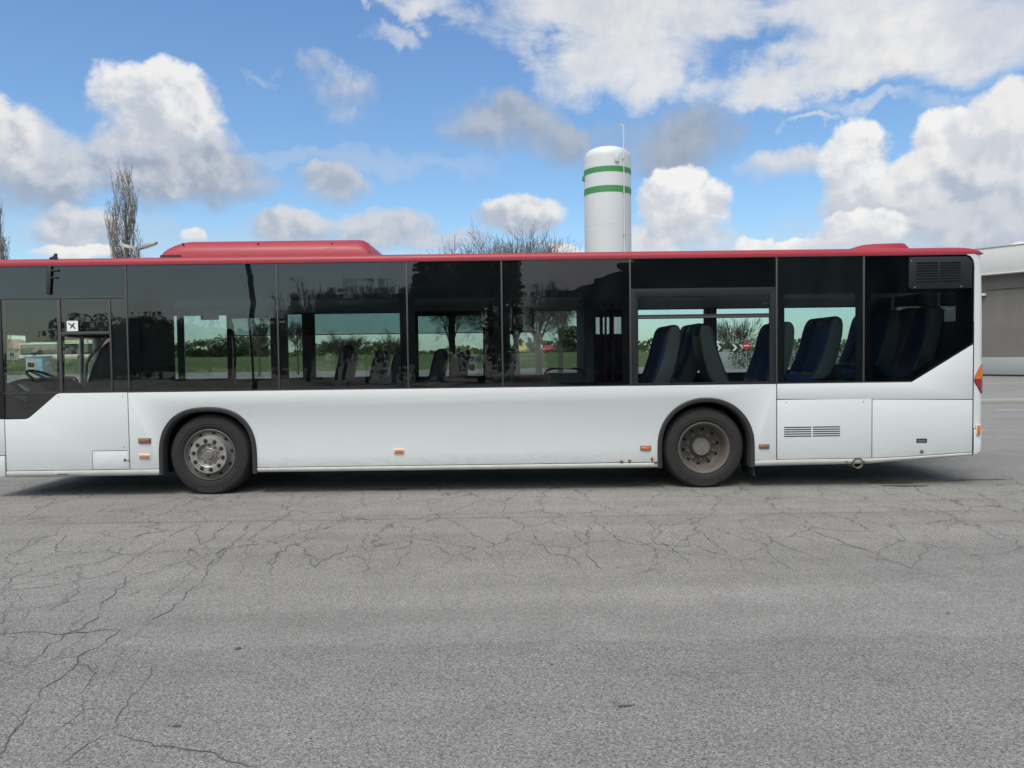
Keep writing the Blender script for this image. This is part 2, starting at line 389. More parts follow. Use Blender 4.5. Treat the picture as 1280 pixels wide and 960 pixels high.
MAT['white'] = white_paint(); MAT['red'] = red_paint()
MAT['seal'] = plain('grey_window_seal', (.050, .050, .054), .6, var=.1)
MAT['gap'] = plain('dark_panel_gap', (.03, .03, .034), .8)
MAT['frit'] = plain('black_printed_border', (.006, .007, .009), .5, var=.1)
MAT['blackplastic'] = plain('black_plastic', (.018, .019, .022), .5, var=.25, scale=9)
MAT['louvre'] = plain('dark_grey_plastic', (.013, .016, .020), .65, var=.2, spec=.3)
MAT['hole'] = plain('vent_hole', (.004, .004, .005), .9)
MAT['ventgrey'] = plain('dull_grey_plastic', (.10, .105, .12), .8)  # dull grey for latch recess, screws, tow cover and lamp bases
MAT['rubber'] = plain('arch_rubber', (.021, .021, .024), .7, var=.3, scale=5)
MAT['tyre'] = plain('tyre_rubber', (.017, .017, .018), .85, var=.25, scale=7, bump=.15)
MAT['rim'] = plain('painted_steel_rim', (.13, .125, .12), .6, .2, var=.3, scale=14)
MAT['hubring'] = plain('bare_hub_steel', (.33, .32, .305), .45, .6, var=.25, scale=20)
MAT['hubdirty'] = plain('greasy_hub_metal', (.17, .165, .155), .6, .4, var=.4, scale=18)
MAT['nut'] = plain('dark_wheel_nut', (.035, .034, .033), .5, .4)
MAT['rearrim'] = plain('dusty_rear_rim', (.10, .09, .078), .75, .1, var=.35, scale=9)
MAT['under'] = plain('underbody_black', (.007, .007, .008), .9)
MAT['amber'] = lamp_lens('amber_lens', (.60, .14, .006)); MAT['ambrown'] = lamp_lens('brown_amber_lens', (.26, .075, .02))
MAT['redlens'] = lamp_lens('dark_red_lens', (.24, .012, .028))
MAT['glass'] = glass_mat('tinted_side_glass', (.70, .755, .752), .018, 0, 1.0, .012)
MAT['cabglass'] = glass_mat('cab_side_glass', (.88, .93, .915), .010, 0, .5, .012)
MAT['farglass'] = glass_mat('far_side_glass', (.90, .945, .945), .006, 0, .3, .03)
MAT['lightglass'] = glass_mat('light_side_glass', (.82, .90, .89), .022, 0, 1.0, .012); MAT['darkglass'] = glass_mat('dark_rear_glass', (.58, .64, .645), .018, 0, 1.0, .012)
MAT['filmglass'] = glass_mat('tinted_window_film', (.58, .64, .64), .004, 0, .1, .0, .3)
MAT['screenglass'] = glass_mat('windscreen_glass', (.93, .96, .95), .005, 0, .2, .0, .25)
MAT['plainglass'] = glass_mat('dark_vehicle_glass', (.25, .30, .31), .06, .02, .3)
MAT['trim'] = plain('interior_trim', (.14, .15, .16), .7, var=.15)
MAT['ceiling'] = plain('interior_ceiling', (.52, .53, .53), .7, var=.1)
MAT['floor_in'] = plain('interior_floor', (.06, .06, .065), .8)
MAT['seatshell'] = plain('grey_seat_shell', (.13, .135, .15), .55, var=.15)
MAT['seatblue'] = plain('blue_seat_fabric', (.028, .068, .21), .95, var=.3, scale=30)
MAT['headrest'] = plain('dark_headrest', (.018, .019, .022), .6)
MAT['handrail'] = plain('dark_red_handrail', (.22, .018, .028), .4)
MAT['rail'] = plain('grey_rail', (.35, .36, .37), .35, .5)
MAT['sticker'] = plain('white_sticker', (.72, .74, .73), .6, var=.05)
MAT['ink'] = plain('black_ink', (.015, .02, .02), .6)
MAT['dash'] = plain('dashboard_plastic', (.032, .035, .038), .65, var=.3)
MAT['dashlight'] = plain('dashboard_grey', (.18, .19, .19), .6, var=.2)
MAT['steel'] = plain('galvanised_steel', (.36, .37, .38), .5, .6, var=.2)
MAT['exhaust'] = plain('rusty_exhaust', (.20, .175, .15), .7, .3, var=.4, scale=30)
MAT['rust'] = plain('rust_stain', (.17, .075, .03), .9, var=.4, scale=40)
MAT['tankwhite'] = plain('white_tank_paint', (.53, .56, .575), .45, var=.05, scale=.4, coat=.1)
MAT['green'] = plain('green_band_paint', (.045, .23, .065), .5, var=.08)
MAT['bark'] = bark('grey_brown_bark', (.135, .115, .095)); MAT['barkdark'] = bark('dark_bark', (.055, .047, .04)); MAT['barkpop'] = bark('poplar_bark', (.17, .15, .128))
MAT['lampgrey'] = plain('lamp_housing', (.20, .20, .195), .5, .3)
def film():
    m, n, out = new_mat('notice_film'); t = n.new('ShaderNodeBsdfTranslucent'); t.inputs[0].default_value = (.75, .80, .76, 1)
    p = n.new('ShaderNodeBsdfTransparent'); p.inputs[0].default_value = (.8, .86, .82, 1); x = n.new('ShaderNodeMixShader'); x.inputs[0].default_value = .55
    n.link(p.outputs[0], x.inputs[1]); n.link(t.outputs[0], x.inputs[2]); n.link(x.outputs[0], out.inputs[0]); return m
MAT['film'] = film()
MAT['asphalt'] = asphalt(); MAT['grass'] = grass_mat()
MAT['crack'] = plain('dark_crack', (.075, .074, .073), .95, var=.35, scale=20)  # dark grey of the crack ribbons
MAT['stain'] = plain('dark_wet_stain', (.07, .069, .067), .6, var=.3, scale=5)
MAT['grit'] = plain('grit_stone', (.16, .155, .15), .9, var=.6, scale=3)
MAT['skirt'] = plain('grimy_skirt_paint', (.43, .43, .41), .5, var=.28, scale=4, coat=.05)
MAT['kerb'] = concrete('kerb_concrete', (.30, .29, .27)); MAT['paving'] = concrete('sidewalk_concrete', (.20, .195, .185))
MAT['paintline'] = plain('worn_road_paint', (.34, .34, .325), .8, var=.5, scale=2)
MAT['wall'] = concrete('raw_concrete_wall', (.150, .144, .132), True); MAT['fascia'] = concrete('pale_fascia', (.57, .585, .57), False, .05); MAT['plinth'] = concrete('painted_plinth', (.30, .32, .33), False, .08)
MAT['tile'] = plain('brown_roof_tile', (.17, .095, .065), .85, var=.25, scale=2); MAT['plaster'] = concrete('grey_plaster', (.30, .28, .25))
MAT['yellowplaster'] = concrete('cream_plaster', (.45, .38, .26))
MAT['orange'] = plain('orange_paint', (.62, .20, .02), .5); MAT['roofpod'] = plain('pale_green_roof', (.42, .56, .34), .5); MAT['offwhite'] = plain('off_white_paint', (.62, .64, .62), .45, coat=.2)
MAT['paleblue'] = plain('pale_blue_panel', (.20, .42, .58), .5); MAT['boothgrey'] = plain('booth_grey', (.40, .42, .41), .5)
MAT['signred'] = plain('sign_red', (.55, .03, .03), .45); MAT['signwhite'] = plain('sign_white', (.72, .72, .70), .5); MAT['signblack'] = plain('sign_black', (.02, .02, .022), .5)
MAT['hall'] = plain('dark_hall_cladding', (.014, .0145, .017), .8, var=.2, scale=1); MAT['hallroof'] = plain('dark_roof_sheet', (.02, .02, .023), .8)
MAT['carwhite'] = plain('silver_car_paint', (.55, .56, .57), .3, .2, .5); MAT['carred'] = plain('red_car_paint', (.45, .03, .03), .3, 0, .5); MAT['caryellow'] = plain('yellow_car_paint', (.62, .45, .06), .35, 0, .4); MAT['carblue'] = plain('dark_blue_car_paint', (.03, .05, .11), .3, 0, .5)
def leaf_mat(name, a, b):
    m, n, out = new_mat(name)
    oi = n.new('ShaderNodeNewGeometry').outputs['Random Per Island']
    k = n.noise(n.new('ShaderNodeNewGeometry').outputs['Position'], .6, 4, .6)
    base = n.mix(n.m('ADD', n.m('MULTIPLY', oi, .6), n.m('MULTIPLY', k, .4)), (*a, 1), (*b, 1))
    p = principled(n, out, base, .7, 0, 0, None, .25); return m
MAT['ever'] = leaf_mat('evergreen_needles', (.018, .035, .015), (.045, .075, .03)); MAT['hedge'] = leaf_mat('hedge_leaves', (.05, .075, .03), (.11, .14, .06))

# ------------------------------------------------------------------ mesh builder
def tag(o, label=None, cat=None, group=None, kind=None):
    if label: o['label'] = label
    if cat: o['category'] = cat
    if group: o['group'] = group
    if kind: o['kind'] = kind
    return o
def empty(name, loc=(0, 0, 0), rz=0., label=None, cat=None, group=None):
    o = bpy.data.objects.new(name, None); col.objects.link(o)
    o.location = loc; o.rotation_euler = (0, 0, rz); o.empty_display_size = .3
    return tag(o, label, cat, group)
def world_off(o):
    v = Vector((0, 0, 0))
    while o is not None: v += o.location; o = o.parent
    return v
class MB:
    def __init__(s): s.v = []; s.f = []
    def add(s, vs, fs):
        k = len(s.v); s.v += [tuple(p) for p in vs]; s.f += [tuple(i + k for i in f) for f in fs]; return s
    def box(s, x0, x1, y0, y1, z0, z1):
        return s.add([(x0, y0, z0), (x1, y0, z0), (x1, y1, z0), (x0, y1, z0), (x0, y0, z1), (x1, y0, z1), (x1, y1, z1), (x0, y1, z1)],
                     [(0, 3, 2, 1), (4, 5, 6, 7), (0, 1, 5, 4), (1, 2, 6, 5), (2, 3, 7, 6), (3, 0, 4, 7)])
    def prism(s, pts, y0, y1):
        """outline in the XZ plane, extruded along Y"""
        a = sum(pts[i][0] * pts[(i + 1) % len(pts)][1] - pts[(i + 1) % len(pts)][0] * pts[i][1] for i in range(len(pts)))
        if a < 0: pts = pts[::-1]
        n = len(pts)
        vs = [(x, y0, z) for x, z in pts] + [(x, y1, z) for x, z in pts]
        fs = [tuple(range(n)), tuple(range(2 * n - 1, n - 1, -1))]
        fs += [(i, i + n, (i + 1) % n + n, (i + 1) % n) for i in range(n)]
        return s.add(vs, fs)
    def prism_x(s, pts, x0, x1):
        k = len(s.v); s.prism(pts, x0, x1)
        s.v[k:] = [(y, x, z) for x, y, z in s.v[k:]]
        return s
    def prism_z(s, pts, z0, z1):
        k = len(s.v); s.prism(pts, z0, z1)
        s.v[k:] = [(x, z, y) for x, y, z in s.v[k:]]
        return s
    def tube(s, path, r, n=8, cap=True):
        path = [Vector(p) for p in path]; rs = r if isinstance(r, (list, tuple)) else [r] * len(path)
        rings = []; ref = None
        for i, p in enumerate(path):
            t = (path[min(i + 1, len(path) - 1)] - path[max(i - 1, 0)])
            if t.length < 1e-9: t = Vector((0, 0, 1))
            t.normalize()
            if ref is None: ref = Vector((0, 0, 1)) if abs(t.z) < .9 else Vector((1, 0, 0))
            a = t.cross(ref)
            if a.length < 1e-6: a = t.orthogonal()
            a.normalize(); b = t.cross(a); ref = -(a.cross(t)) if False else ref
            rings.append([p + (a * cos(2 * pi * k / n) + b * sin(2 * pi * k / n)) * rs[i] for k in range(n)])
        vs = [v for q in rings for v in q]; fs = []
        for i in range(len(rings) - 1):
            for k in range(n):
                fs.append((i * n + k, i * n + (k + 1) % n, (i + 1) * n + (k + 1) % n, (i + 1) * n + k))
        if cap: fs += [tuple(range(n))[::-1], tuple((len(rings) - 1) * n + k for k in range(n))]
        return s.add(vs, fs)
    def lathe_y(s, prof, cx, cz, n=64, closed=False):
        """profile (radius, y) revolved about an axis along Y through (cx, cz)"""
        vs = []; fs = []; m = len(prof)
        for k in range(n):
            a = 2 * pi * k / n
            vs += [(cx + r * cos(a), y, cz + r * sin(a)) for r, y in prof]
        for k in range(n):
            k2 = (k + 1) % n
            for i in range(m if closed else m - 1):
                j = (i + 1) % m
                fs.append((k * m + i, k * m + j, k2 * m + j, k2 * m + i))
        return s.add(vs, fs)
    def lathe_z(s, prof, cx, cy, n=64):
        k0 = len(s.v); s.lathe_y(prof, 0, 0, n)
        s.v[k0:] = [(cx + x, cy + z, y) for x, y, z in s.v[k0:]]
        return s
    def disc_y(s, cx, cz, r, y, n=24, h=0.0):
        return s.lathe_y([(r, y + h), (r, y), (0.0001, y)], cx, cz, n)
    def build(s, name, mat, parent=None, world=True, bevel=0., smooth=35, seg=2, link=True):
        me = bpy.data.meshes.new(name)
        off = world_off(parent) if (parent is not None and world) else Vector((0, 0, 0))
        me.from_pydata([tuple(Vector(p) - off) for p in s.v], [], s.f)
        bm = bmesh.new(); bm.from_mesh(me)
        bmesh.ops.recalc_face_normals(bm, faces=bm.faces)
        if bevel:
            es = [e for e in bm.edges if len(e.link_faces) == 2 and e.calc_face_angle(0) > R(30)]
            bmesh.ops.bevel(bm, geom=es, offset=bevel, segments=seg, profile=.5, affect='EDGES', clamp_overlap=True)
        bm.to_mesh(me); bm.free()
        me.materials.append(MAT[mat] if isinstance(mat, str) else mat)
        if smooth:
            for p in me.polygons: p.use_smooth = True
            me.set_sharp_from_angle(angle=R(smooth))
        o = bpy.data.objects.new(name, me); col.objects.link(o)
        if parent is not None: o.parent = parent
        return o
def rrect(x0, x1, z0, z1, r, n=4):
    pts = []
    for cx, cz, a0 in ((x1 - r, z1 - r, 0), (x0 + r, z1 - r, 90), (x0 + r, z0 + r, 180), (x1 - r, z0 + r, 270)):
        for k in range(n + 1):
            a = R(a0 + 90 * k / n); pts.append((cx + r * cos(a), cz + r * sin(a)))
    return pts
def ring_prism(mb, outer, inner, y0, y1):
    """frame between two outlines with the same number of points"""
    n = len(outer)
    vs = [(x, y0, z) for x, z in outer] + [(x, y0, z) for x, z in inner] + [(x, y1, z) for x, z in outer] + [(x, y1, z) for x, z in inner]
    fs = []
    for i in range(n):
        j = (i + 1) % n
        fs += [(i, j, n + j, n + i), (2 * n + i, 3 * n + i, 3 * n + j, 2 * n + j), (i, 2 * n + i, 2 * n + j, j), (n + i, n + j, 3 * n + j, 3 * n + i)]
    return mb.add(vs, fs)
def copy_tree(o, parent=None):
    c = o.copy(); col.objects.link(c)
    if parent is not None: c.parent = parent
    for ch in list(o.children): copy_tree(ch, c)
    return c
def text_mesh(name, body, size, mat, parent, loc, rot, extrude=.001):
    cu = bpy.data.curves.new(name, 'FONT'); cu.body = body; cu.size = size; cu.extrude = extrude; cu.align_x = 'CENTER'
    tmp = bpy.data.objects.new(name, cu); col.objects.link(tmp)
    dg = bpy.context.evaluated_depsgraph_get()
    me = bpy.data.meshes.new_from_object(tmp.evaluated_get(dg))
    bpy.data.objects.remove(tmp)
    me.materials.clear(); me.materials.append(MAT[mat])
    o = bpy.data.objects.new(name, me); col.objects.link(o); o.parent = parent
    o.location = Vector(loc) - world_off(parent); o.rotation_euler = rot
    return o

# ------------------------------------------------------------------ setting: ground
def sheet(name, pts, z, mat, thick=0.):
    mb = MB()
    if thick: mb.prism_z(pts, z - thick, z)
    else: mb.add([(x, y, z) for x, y in pts], [tuple(range(len(pts)))])
    o = mb.build(name, mat, smooth=0); return tag(o, kind='structure')
sheet('ground', [(-2500, -400), (2500, -400), (2500, 3000), (-2500, 3000)], 0.0, 'asphalt')
# raised verge with grass on the far side of the yard
def verge():
    mb = MB(); xs = [-300 + i * 6 for i in range(64)]; prof = [(74, -.05), (74.05, .12), (76, .35), (84, 1.0), (95, 1.7), (106, 1.85), (260, 1.9), (900, 2.0)]
    vs = []; rnd = random.Random(3)
    for x in xs:
        for k, (y, z) in enumerate(prof):
            vs.append((x, y, z + (rnd.uniform(-.12, .12) if 1 < k < 6 else 0)))
    m = len(prof); fs = [(i * m + k, (i + 1) * m + k, (i + 1) * m + k + 1, i * m + k + 1) for i in range(len(xs) - 1) for k in range(m - 1)]
    tag(mb.add(vs, fs).build('grass_verge', 'grass', smooth=80), kind='structure')
verge()
MBk = MB(); MBk.box(-300, 78, 73.7, 74.0, -.02, .14); tag(MBk.build('verge_kerb', 'kerb', bevel=.02), kind='structure')
# traffic island on the right
p1, p2 = on_ground(1280, 505), on_ground(1235, 506)
sheet('traffic_island', [(9, 13.6), (75, 13.2), (75, 17.2), (9, 17.6)], .13, 'paving', .15)
MBk = MB(); MBk.prism_z([(8.85, 13.45), (75, 13.05), (75, 13.195), (9, 13.595)], -.02, .135); tag(MBk.build('island_kerb', 'kerb', bevel=.015), kind='structure')
sheet('edge_line', [(12.75, 10.95), (60, 10.2), (60, 10.36), (12.75, 11.11)], .004, 'paintline')
sheet('far_line', [(12, 26.5), (70, 26.0), (70, 26.35), (12, 26.85)], .004, 'paintline')

# cracks traced as thin sealed openings lying on the asphalt
CR = [
 (1.0, [(313, 653), (300, 673), (280, 687), (260, 707), (257, 720), (233, 740), (227, 752), (203, 768), (180, 778), (150, 787), (133, 800), (107, 815), (97, 822), (93, 833), (67, 853), (37, 883), (20, 910), (7, 933), (-8, 950)]),
 (1.1, [(290, 650), (280, 660), (268, 673), (250, 681), (235, 690), (233, 702)]),
 (.8, [(157, 720), (157, 732), (145, 737), (143, 743), (125, 758), (123, 772), (100, 787), (80, 793), (55, 813), (33, 833), (7, 853), (-10, 862)]),
 (.7, [(32, 740), (7, 763), (5, 777), (-8, 790)]),
 (.7, [(193, 830), (190, 843), (163, 872), (153, 887), (147, 907), (137, 915)]),
 (.8, [(137, 915), (160, 922), (180, 927), (193, 933), (230, 937), (270, 942), (280, 950), (322, 960)]),
 (.8, [(97, 822), (120, 842), (103, 870), (105, 887), (128, 885)]),
 (.7, [(105, 887), (80, 907), (57, 923)]), (.6, [(-10, 834), (53, 820), (97, 822)]), (.6, [(-6, 922), (17, 917), (37, 883)]), (.5, [(137, 915), (110, 930), (75, 958)]),
 (.7, [(257, 648), (223, 665), (180, 690), (150, 713), (137, 718), (90, 728), (43, 735), (-5, 738)]),
 (.6, [(200, 655), (163, 677), (147, 692), (115, 708)]), (.6, [(150, 657), (117, 680), (77, 700), (40, 710), (7, 732), (-6, 740)]),
 (.5, [(80, 668), (70, 683), (60, 695)]), (.6, [(-5, 792), (43, 790), (80, 793), (153, 787)]), (.5, [(137, 718), (157, 720)]), (.5, [(90, 728), (98, 740), (85, 752), (50, 768)]),
 (.5, [(233, 702), (205, 708), (150, 713)]), (.4, [(-4, 700), (25, 693), (34, 680), (52, 668)]), (.4, [(-4, 668), (40, 655), (66, 645)]),
 (.6, [(735, 655), (737, 675), (732, 695), (745, 706), (760, 715)]), (.5, [(880, 665), (884, 672), (912, 695), (915, 715)]), (.5, [(940, 668), (970, 700), (1000, 715)]),
 (.6, [(1000, 655), (1030, 670), (1075, 685), (1140, 710), (1185, 725), (1245, 735)]), (.5, [(1150, 634), (1180, 640), (1240, 670), (1285, 688)]),
 (.6, [(665, 662), (685, 690), (720, 700), (725, 710)]), (.5, [(810, 650), (815, 670), (845, 690), (865, 710)]), (.4, [(870, 655), (940, 668), (1000, 690)]),
 (.5, [(330, 672), (350, 685), (345, 700), (332, 720)]), (.6, [(385, 695), (393, 710), (415, 695), (435, 685), (440, 675)]), (.6, [(450, 680), (462, 700), (467, 717)]), (.5, [(510, 672), (512, 682), (500, 700), (490, 712)]),
 (.5, [(565, 680), (580, 696), (595, 710)]), (.5, [(610, 678), (622, 690), (630, 705)]), (.5, [(312, 680), (306, 700), (300, 717), (320, 718)]), (.4, [(350, 685), (385, 688), (393, 672), (420, 662)]),
 (.4, [(462, 664), (450, 683), (435, 685)]), (.4, [(510, 672), (540, 664), (565, 680)]), (.4, [(760, 715), (800, 706), (845, 690)]), (.4, [(915, 715), (880, 722), (830, 716)]),
 (.4, [(1075, 660), (1120, 672), (1185, 690), (1240, 700)]), (.4, [(1140, 710), (1160, 690), (1150, 676)]), (.4, [(1205, 650), (1180, 664), (1150, 676)]),
 (.5, [(-5, 646), (130, 645), (280, 645), (420, 645)]), (.5, [(430, 645), (600, 642), (780, 640)]), (.4, [(800, 640), (960, 637), (1140, 634), (1285, 633)]),
]
def cracks():
    mb = MB(); rnd = random.Random(11)
    for wt_, pl in CR:
        wt_ = wt_ * (1.15 if wt_ < .65 else .85)
        P = [on_ground(*p) for p in pl]; Q = []
        for a, b in zip(P, P[1:]):
            d = (b - a); L = d.length; nseg = max(2, int(L / .035)); nrm = Vector((-d.y, d.x, 0)).normalized()
            acc = 0
            for k in range(nseg):
                t = k / nseg; env = min(1, 4 * t * (1 - t)) * min(.035, L * .10)
                acc = acc * .7 + rnd.gauss(0, 1) * .5
                Q.append(a + d * t + nrm * acc * env)
        Q.append(P[-1])
        vs = []; n = len(Q); w = .003
        for i, p in enumerate(Q):
            t = (Q[min(i + 1, n - 1)] - Q[max(i - 1, 0)]); nn = Vector((-t.y, t.x, 0)).normalized()
            w = max(.0012, min(.0055, w + rnd.gauss(0, .001))); ww = w * wt_ * min(1, (min(i, n - 1 - i) + 1) / 5)
            vs += [p + nn * ww + Vector((0, 0, .003)), p - nn * ww + Vector((0, 0, .003))]
        mb.add(vs, [(2 * i, 2 * i + 1, 2 * i + 3, 2 * i + 2) for i in range(n - 1)])
    tag(mb.build('asphalt_cracks', 'crack', smooth=0), kind='structure')
cracks()
rnd = random.Random(21)
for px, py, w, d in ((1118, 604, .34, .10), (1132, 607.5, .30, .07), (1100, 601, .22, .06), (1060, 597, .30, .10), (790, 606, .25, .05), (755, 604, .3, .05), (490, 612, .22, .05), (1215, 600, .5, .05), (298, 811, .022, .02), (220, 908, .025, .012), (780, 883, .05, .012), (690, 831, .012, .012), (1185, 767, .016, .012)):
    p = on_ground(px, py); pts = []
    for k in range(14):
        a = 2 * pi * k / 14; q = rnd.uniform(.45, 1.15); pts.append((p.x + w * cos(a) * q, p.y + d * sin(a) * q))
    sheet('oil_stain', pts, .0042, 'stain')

# loose grit lying on the yard
gb = MB(); rnd = random.Random(33)
for _ in range(420):
    p = on_ground(rnd.uniform(-20, 1300), 625 + 335 * rnd.random() ** .8); r = rnd.uniform(.0015, .005) * (1.6 if rnd.random() < .06 else 1)
    k = len(gb.v); o = [(p.x + r * cos(t) * rnd.uniform(.7, 1.2), p.y + r * sin(t) * rnd.uniform(.7, 1.2), .0) for t in (0, 1.3, 2.5, 3.8, 5.1)]
    gb.add(o + [(p.x, p.y, r * .9)], [(0, 1, 5), (1, 2, 5), (2, 3, 5), (3, 4, 5), (4, 0, 5)])
tag(gb.build('loose_grit', 'grit', smooth=0), 'scattered loose grit and tiny stones on the asphalt', 'grit', kind='stuff')
# ------------------------------------------------------------------ the bus
from mathutils.geometry import tessellate_polygon
def plate(mb, outer, holes, y0, y1):
    """plate in the XZ plane with openings"""
    loops = [outer] + list(holes)
    flat = [p for l in loops for p in l]; n = len(flat)
    tris = tessellate_polygon([[Vector((x, z, 0)) for x, z in l] for l in loops])
    vs = [(x, y0, z) for x, z in flat] + [(x, y1, z) for x, z in flat]
    fs = [tuple(t) for t in tris] + [tuple(i + n for i in t[::-1]) for t in tris]
    k = 0
    for l in loops:
        m = len(l)
        for i in range(m):
            a, b = k + i, k + (i + 1) % m
            fs.append((a, b, b + n, a + n))
        k += m
    return mb.add(vs, fs)
def rect(x0, x1, z0, z1): return [(x0, z0), (x1, z0), (x1, z1), (x0, z1)]

bus = empty('city_bus', (0, 1.275, 0), 0, 'long white city bus with red roof and dark tinted windows parked across the asphalt', 'bus')
ZB, ZT = 1.23, 2.708            # bottom and top of the window band
XR = 5.455
def arch(cx, zc, rx, rz, e, z0, n=28, grow=0.):
    pts = [(cx - rx - grow, z0)]
    for k in range(n + 1):
        a = pi - pi * k / n; c, s = cos(a), sin(a)
        pts.append((cx + (rx + grow) * math.copysign(abs(c) ** (2 / e), c), zc + (rz + grow) * abs(s) ** (2 / e)))
    pts.append((cx + rx + grow, z0)); return pts
FA = dict(cx=-3.547, zc=.46, rx=.572, rz=.58, e=2.45); RA = dict(cx=2.308, zc=.50, rx=.570, rz=.572, e=2.1)

# white side panels
def panel(name, pts, bevel=.004, y0=0., label=None):
    o = MB().prism(pts, y0, y0 + .036).build(name, 'white', bus, bevel=bevel)
    if label: tag(o, label)
    return o
panel('front_corner_panel', rect(-6.20, -5.921, .505, .928)); panel('front_bumper', rect(-6.20, -5.925, .25, .497), .012, -.006)
panel('driver_panel', [(-5.911, .322), (-4.471, .322), (-4.471, 1.224), (-5.265, 1.224), (-5.30, 1.212), (-5.60, .963), (-5.635, .938), (-5.68, .926), (-5.911, .926)])
fa = arch(z0=.322, **FA); ra = arch(z0=.322, **RA)
panel('side_panel', [(-4.462, .322)] + fa + ra + [(3.137, .322), (3.137, 1.222), (-4.462, 1.222)])
panel('upper_rear_panel', [(3.149, 1.043), (XR - .005, 1.012), (XR - .005, 1.652), (4.738, 1.222), (3.149, 1.222)])
hatch = panel('engine_hatch', rect(3.149, 4.261, .334, 1.034))
panel('rear_hatch', [(4.272, .336), (4.74, .352), (XR - .005, .390), (XR - .005, 1.004), (4.272, 1.024)])
# dark material seen in the gaps
mb = MB()
for x, z0, z1 in ((-5.916, .27, .93), (-4.466, .32, 1.23), (3.143, .3, 1.23), (4.266, .32, 1.03), (XR, .36, 2.6)):
    mb.box(x - .025, x + .025, .030 if x < 5 else .012, .07, z0, z1)
mb.box(3.13, XR, .0305, .071, 1.0, 1.06); mb.box(-6.2, 3.14, .0305, .0712, 1.20, 1.25); mb.box(3.14, 4.74, .0303, .0711, 1.2, 1.25)
mb.box(-5.92, -4.13, .0308, .0713, .29, .34); mb.box(-2.97, 1.73, .0308, .0713, .29, .34); mb.box(2.89, 4.3, .0307, .0713, .29, .35)
mb.build('seam_backing', 'gap', bus, smooth=0)
# rounded skirt rail under the panels
def skirt(name, secs):
    mb = MB(); n = 8; vs = []; fs = []
    for x, zt, zb in secs:
        h = zt - zb
        for y, k in ((.03, 1), (.002, 1), (-.005, .86), (-.006, .5), (.002, .2), (.022, .03), (.06, 0), (.10, .02)):
            vs.append((x, y, zb + h * k))
    for i in range(len(secs) - 1):
        for k in range(n): fs.append((i * n + k, i * n + (k + 1) % n, (i + 1) * n + (k + 1) % n, (i + 1) * n + k))
    fs += [tuple(range(n)), tuple((len(secs) - 1) * n + k for k in range(n))]
    return mb.add(vs, fs).build(name, 'skirt', bus, smooth=50)
skirt('skirt_rail', [(-5.912, .316, .240), (-4.121, .316, .242)])
skirt('skirt_rail', [(-2.972, .316, .262), (1.735, .314, .252)])
skirt('skirt_rail', [(2.882, .318, .252), (3.2, .328, .256), (4.02, .328, .262), (4.267, .329, .266), (4.74, .345, .300), (5.448, .383, .345)])
# stains of rust low on the side
rnd = random.Random(5)
for px, py, w, h in ((777, 577, 5, 3), (787, 576, 6, 4), (815, 574, 4, 7), (820, 579, 5, 3), (1058, 577, 7, 2), (1080, 577, 6, 2)):
    cx, cz = XZ(px, py); pts = []
    for k in range(11):
        a = 2 * pi * k / 11; q = rnd.uniform(.4, 1.0)
        pts.append((cx + w * .0055 * cos(a) * q, cz + h * .0055 * sin(a) * q))
    MB().prism(pts, -.0085, .002).build('rust_spot', 'rust', bus, smooth=0)

# wheel arches: rubber flare, dark wheel housing
for A in (FA, RA):
    o_ = arch(z0=.25, **A, grow=.002); i_ = arch(z0=.25, **A, grow=-.058)
    mb = MB(); n = len(o_); vs = []
    for (ox, oz), (ix, iz) in zip(o_, i_):
        for t, y in ((0, .03), (0, -.010), (.25, -.020), (.75, -.014), (1, .012), (1, .10)):
            vs.append((ox + (ix - ox) * t, y, oz + (iz - oz) * t))
    m = 6; fs = [(i * m + k, i * m + k + 1, (i + 1) * m + k + 1, (i + 1) * m + k) for i in range(n - 1) for k in range(m - 1)]
    fl = mb.add(vs, fs).build('wheel_arch', 'rubber', bus, smooth=40)
    mb = MB(); i2 = arch(z0=.25, **A, grow=-.04); vs = []
    for x, z in i2: vs += [(x, .06, z), (x, .78, z)]
    fs = [(2 * i, 2 * i + 1, 2 * i + 3, 2 * i + 2) for i in range(len(i2) - 1)]
    mb.add(vs, fs); mb.add([(x, .78, z) for x, z in i2], [tuple(range(len(i2)))])
    mb.build('wheel_housing', 'under', fl, smooth=0)

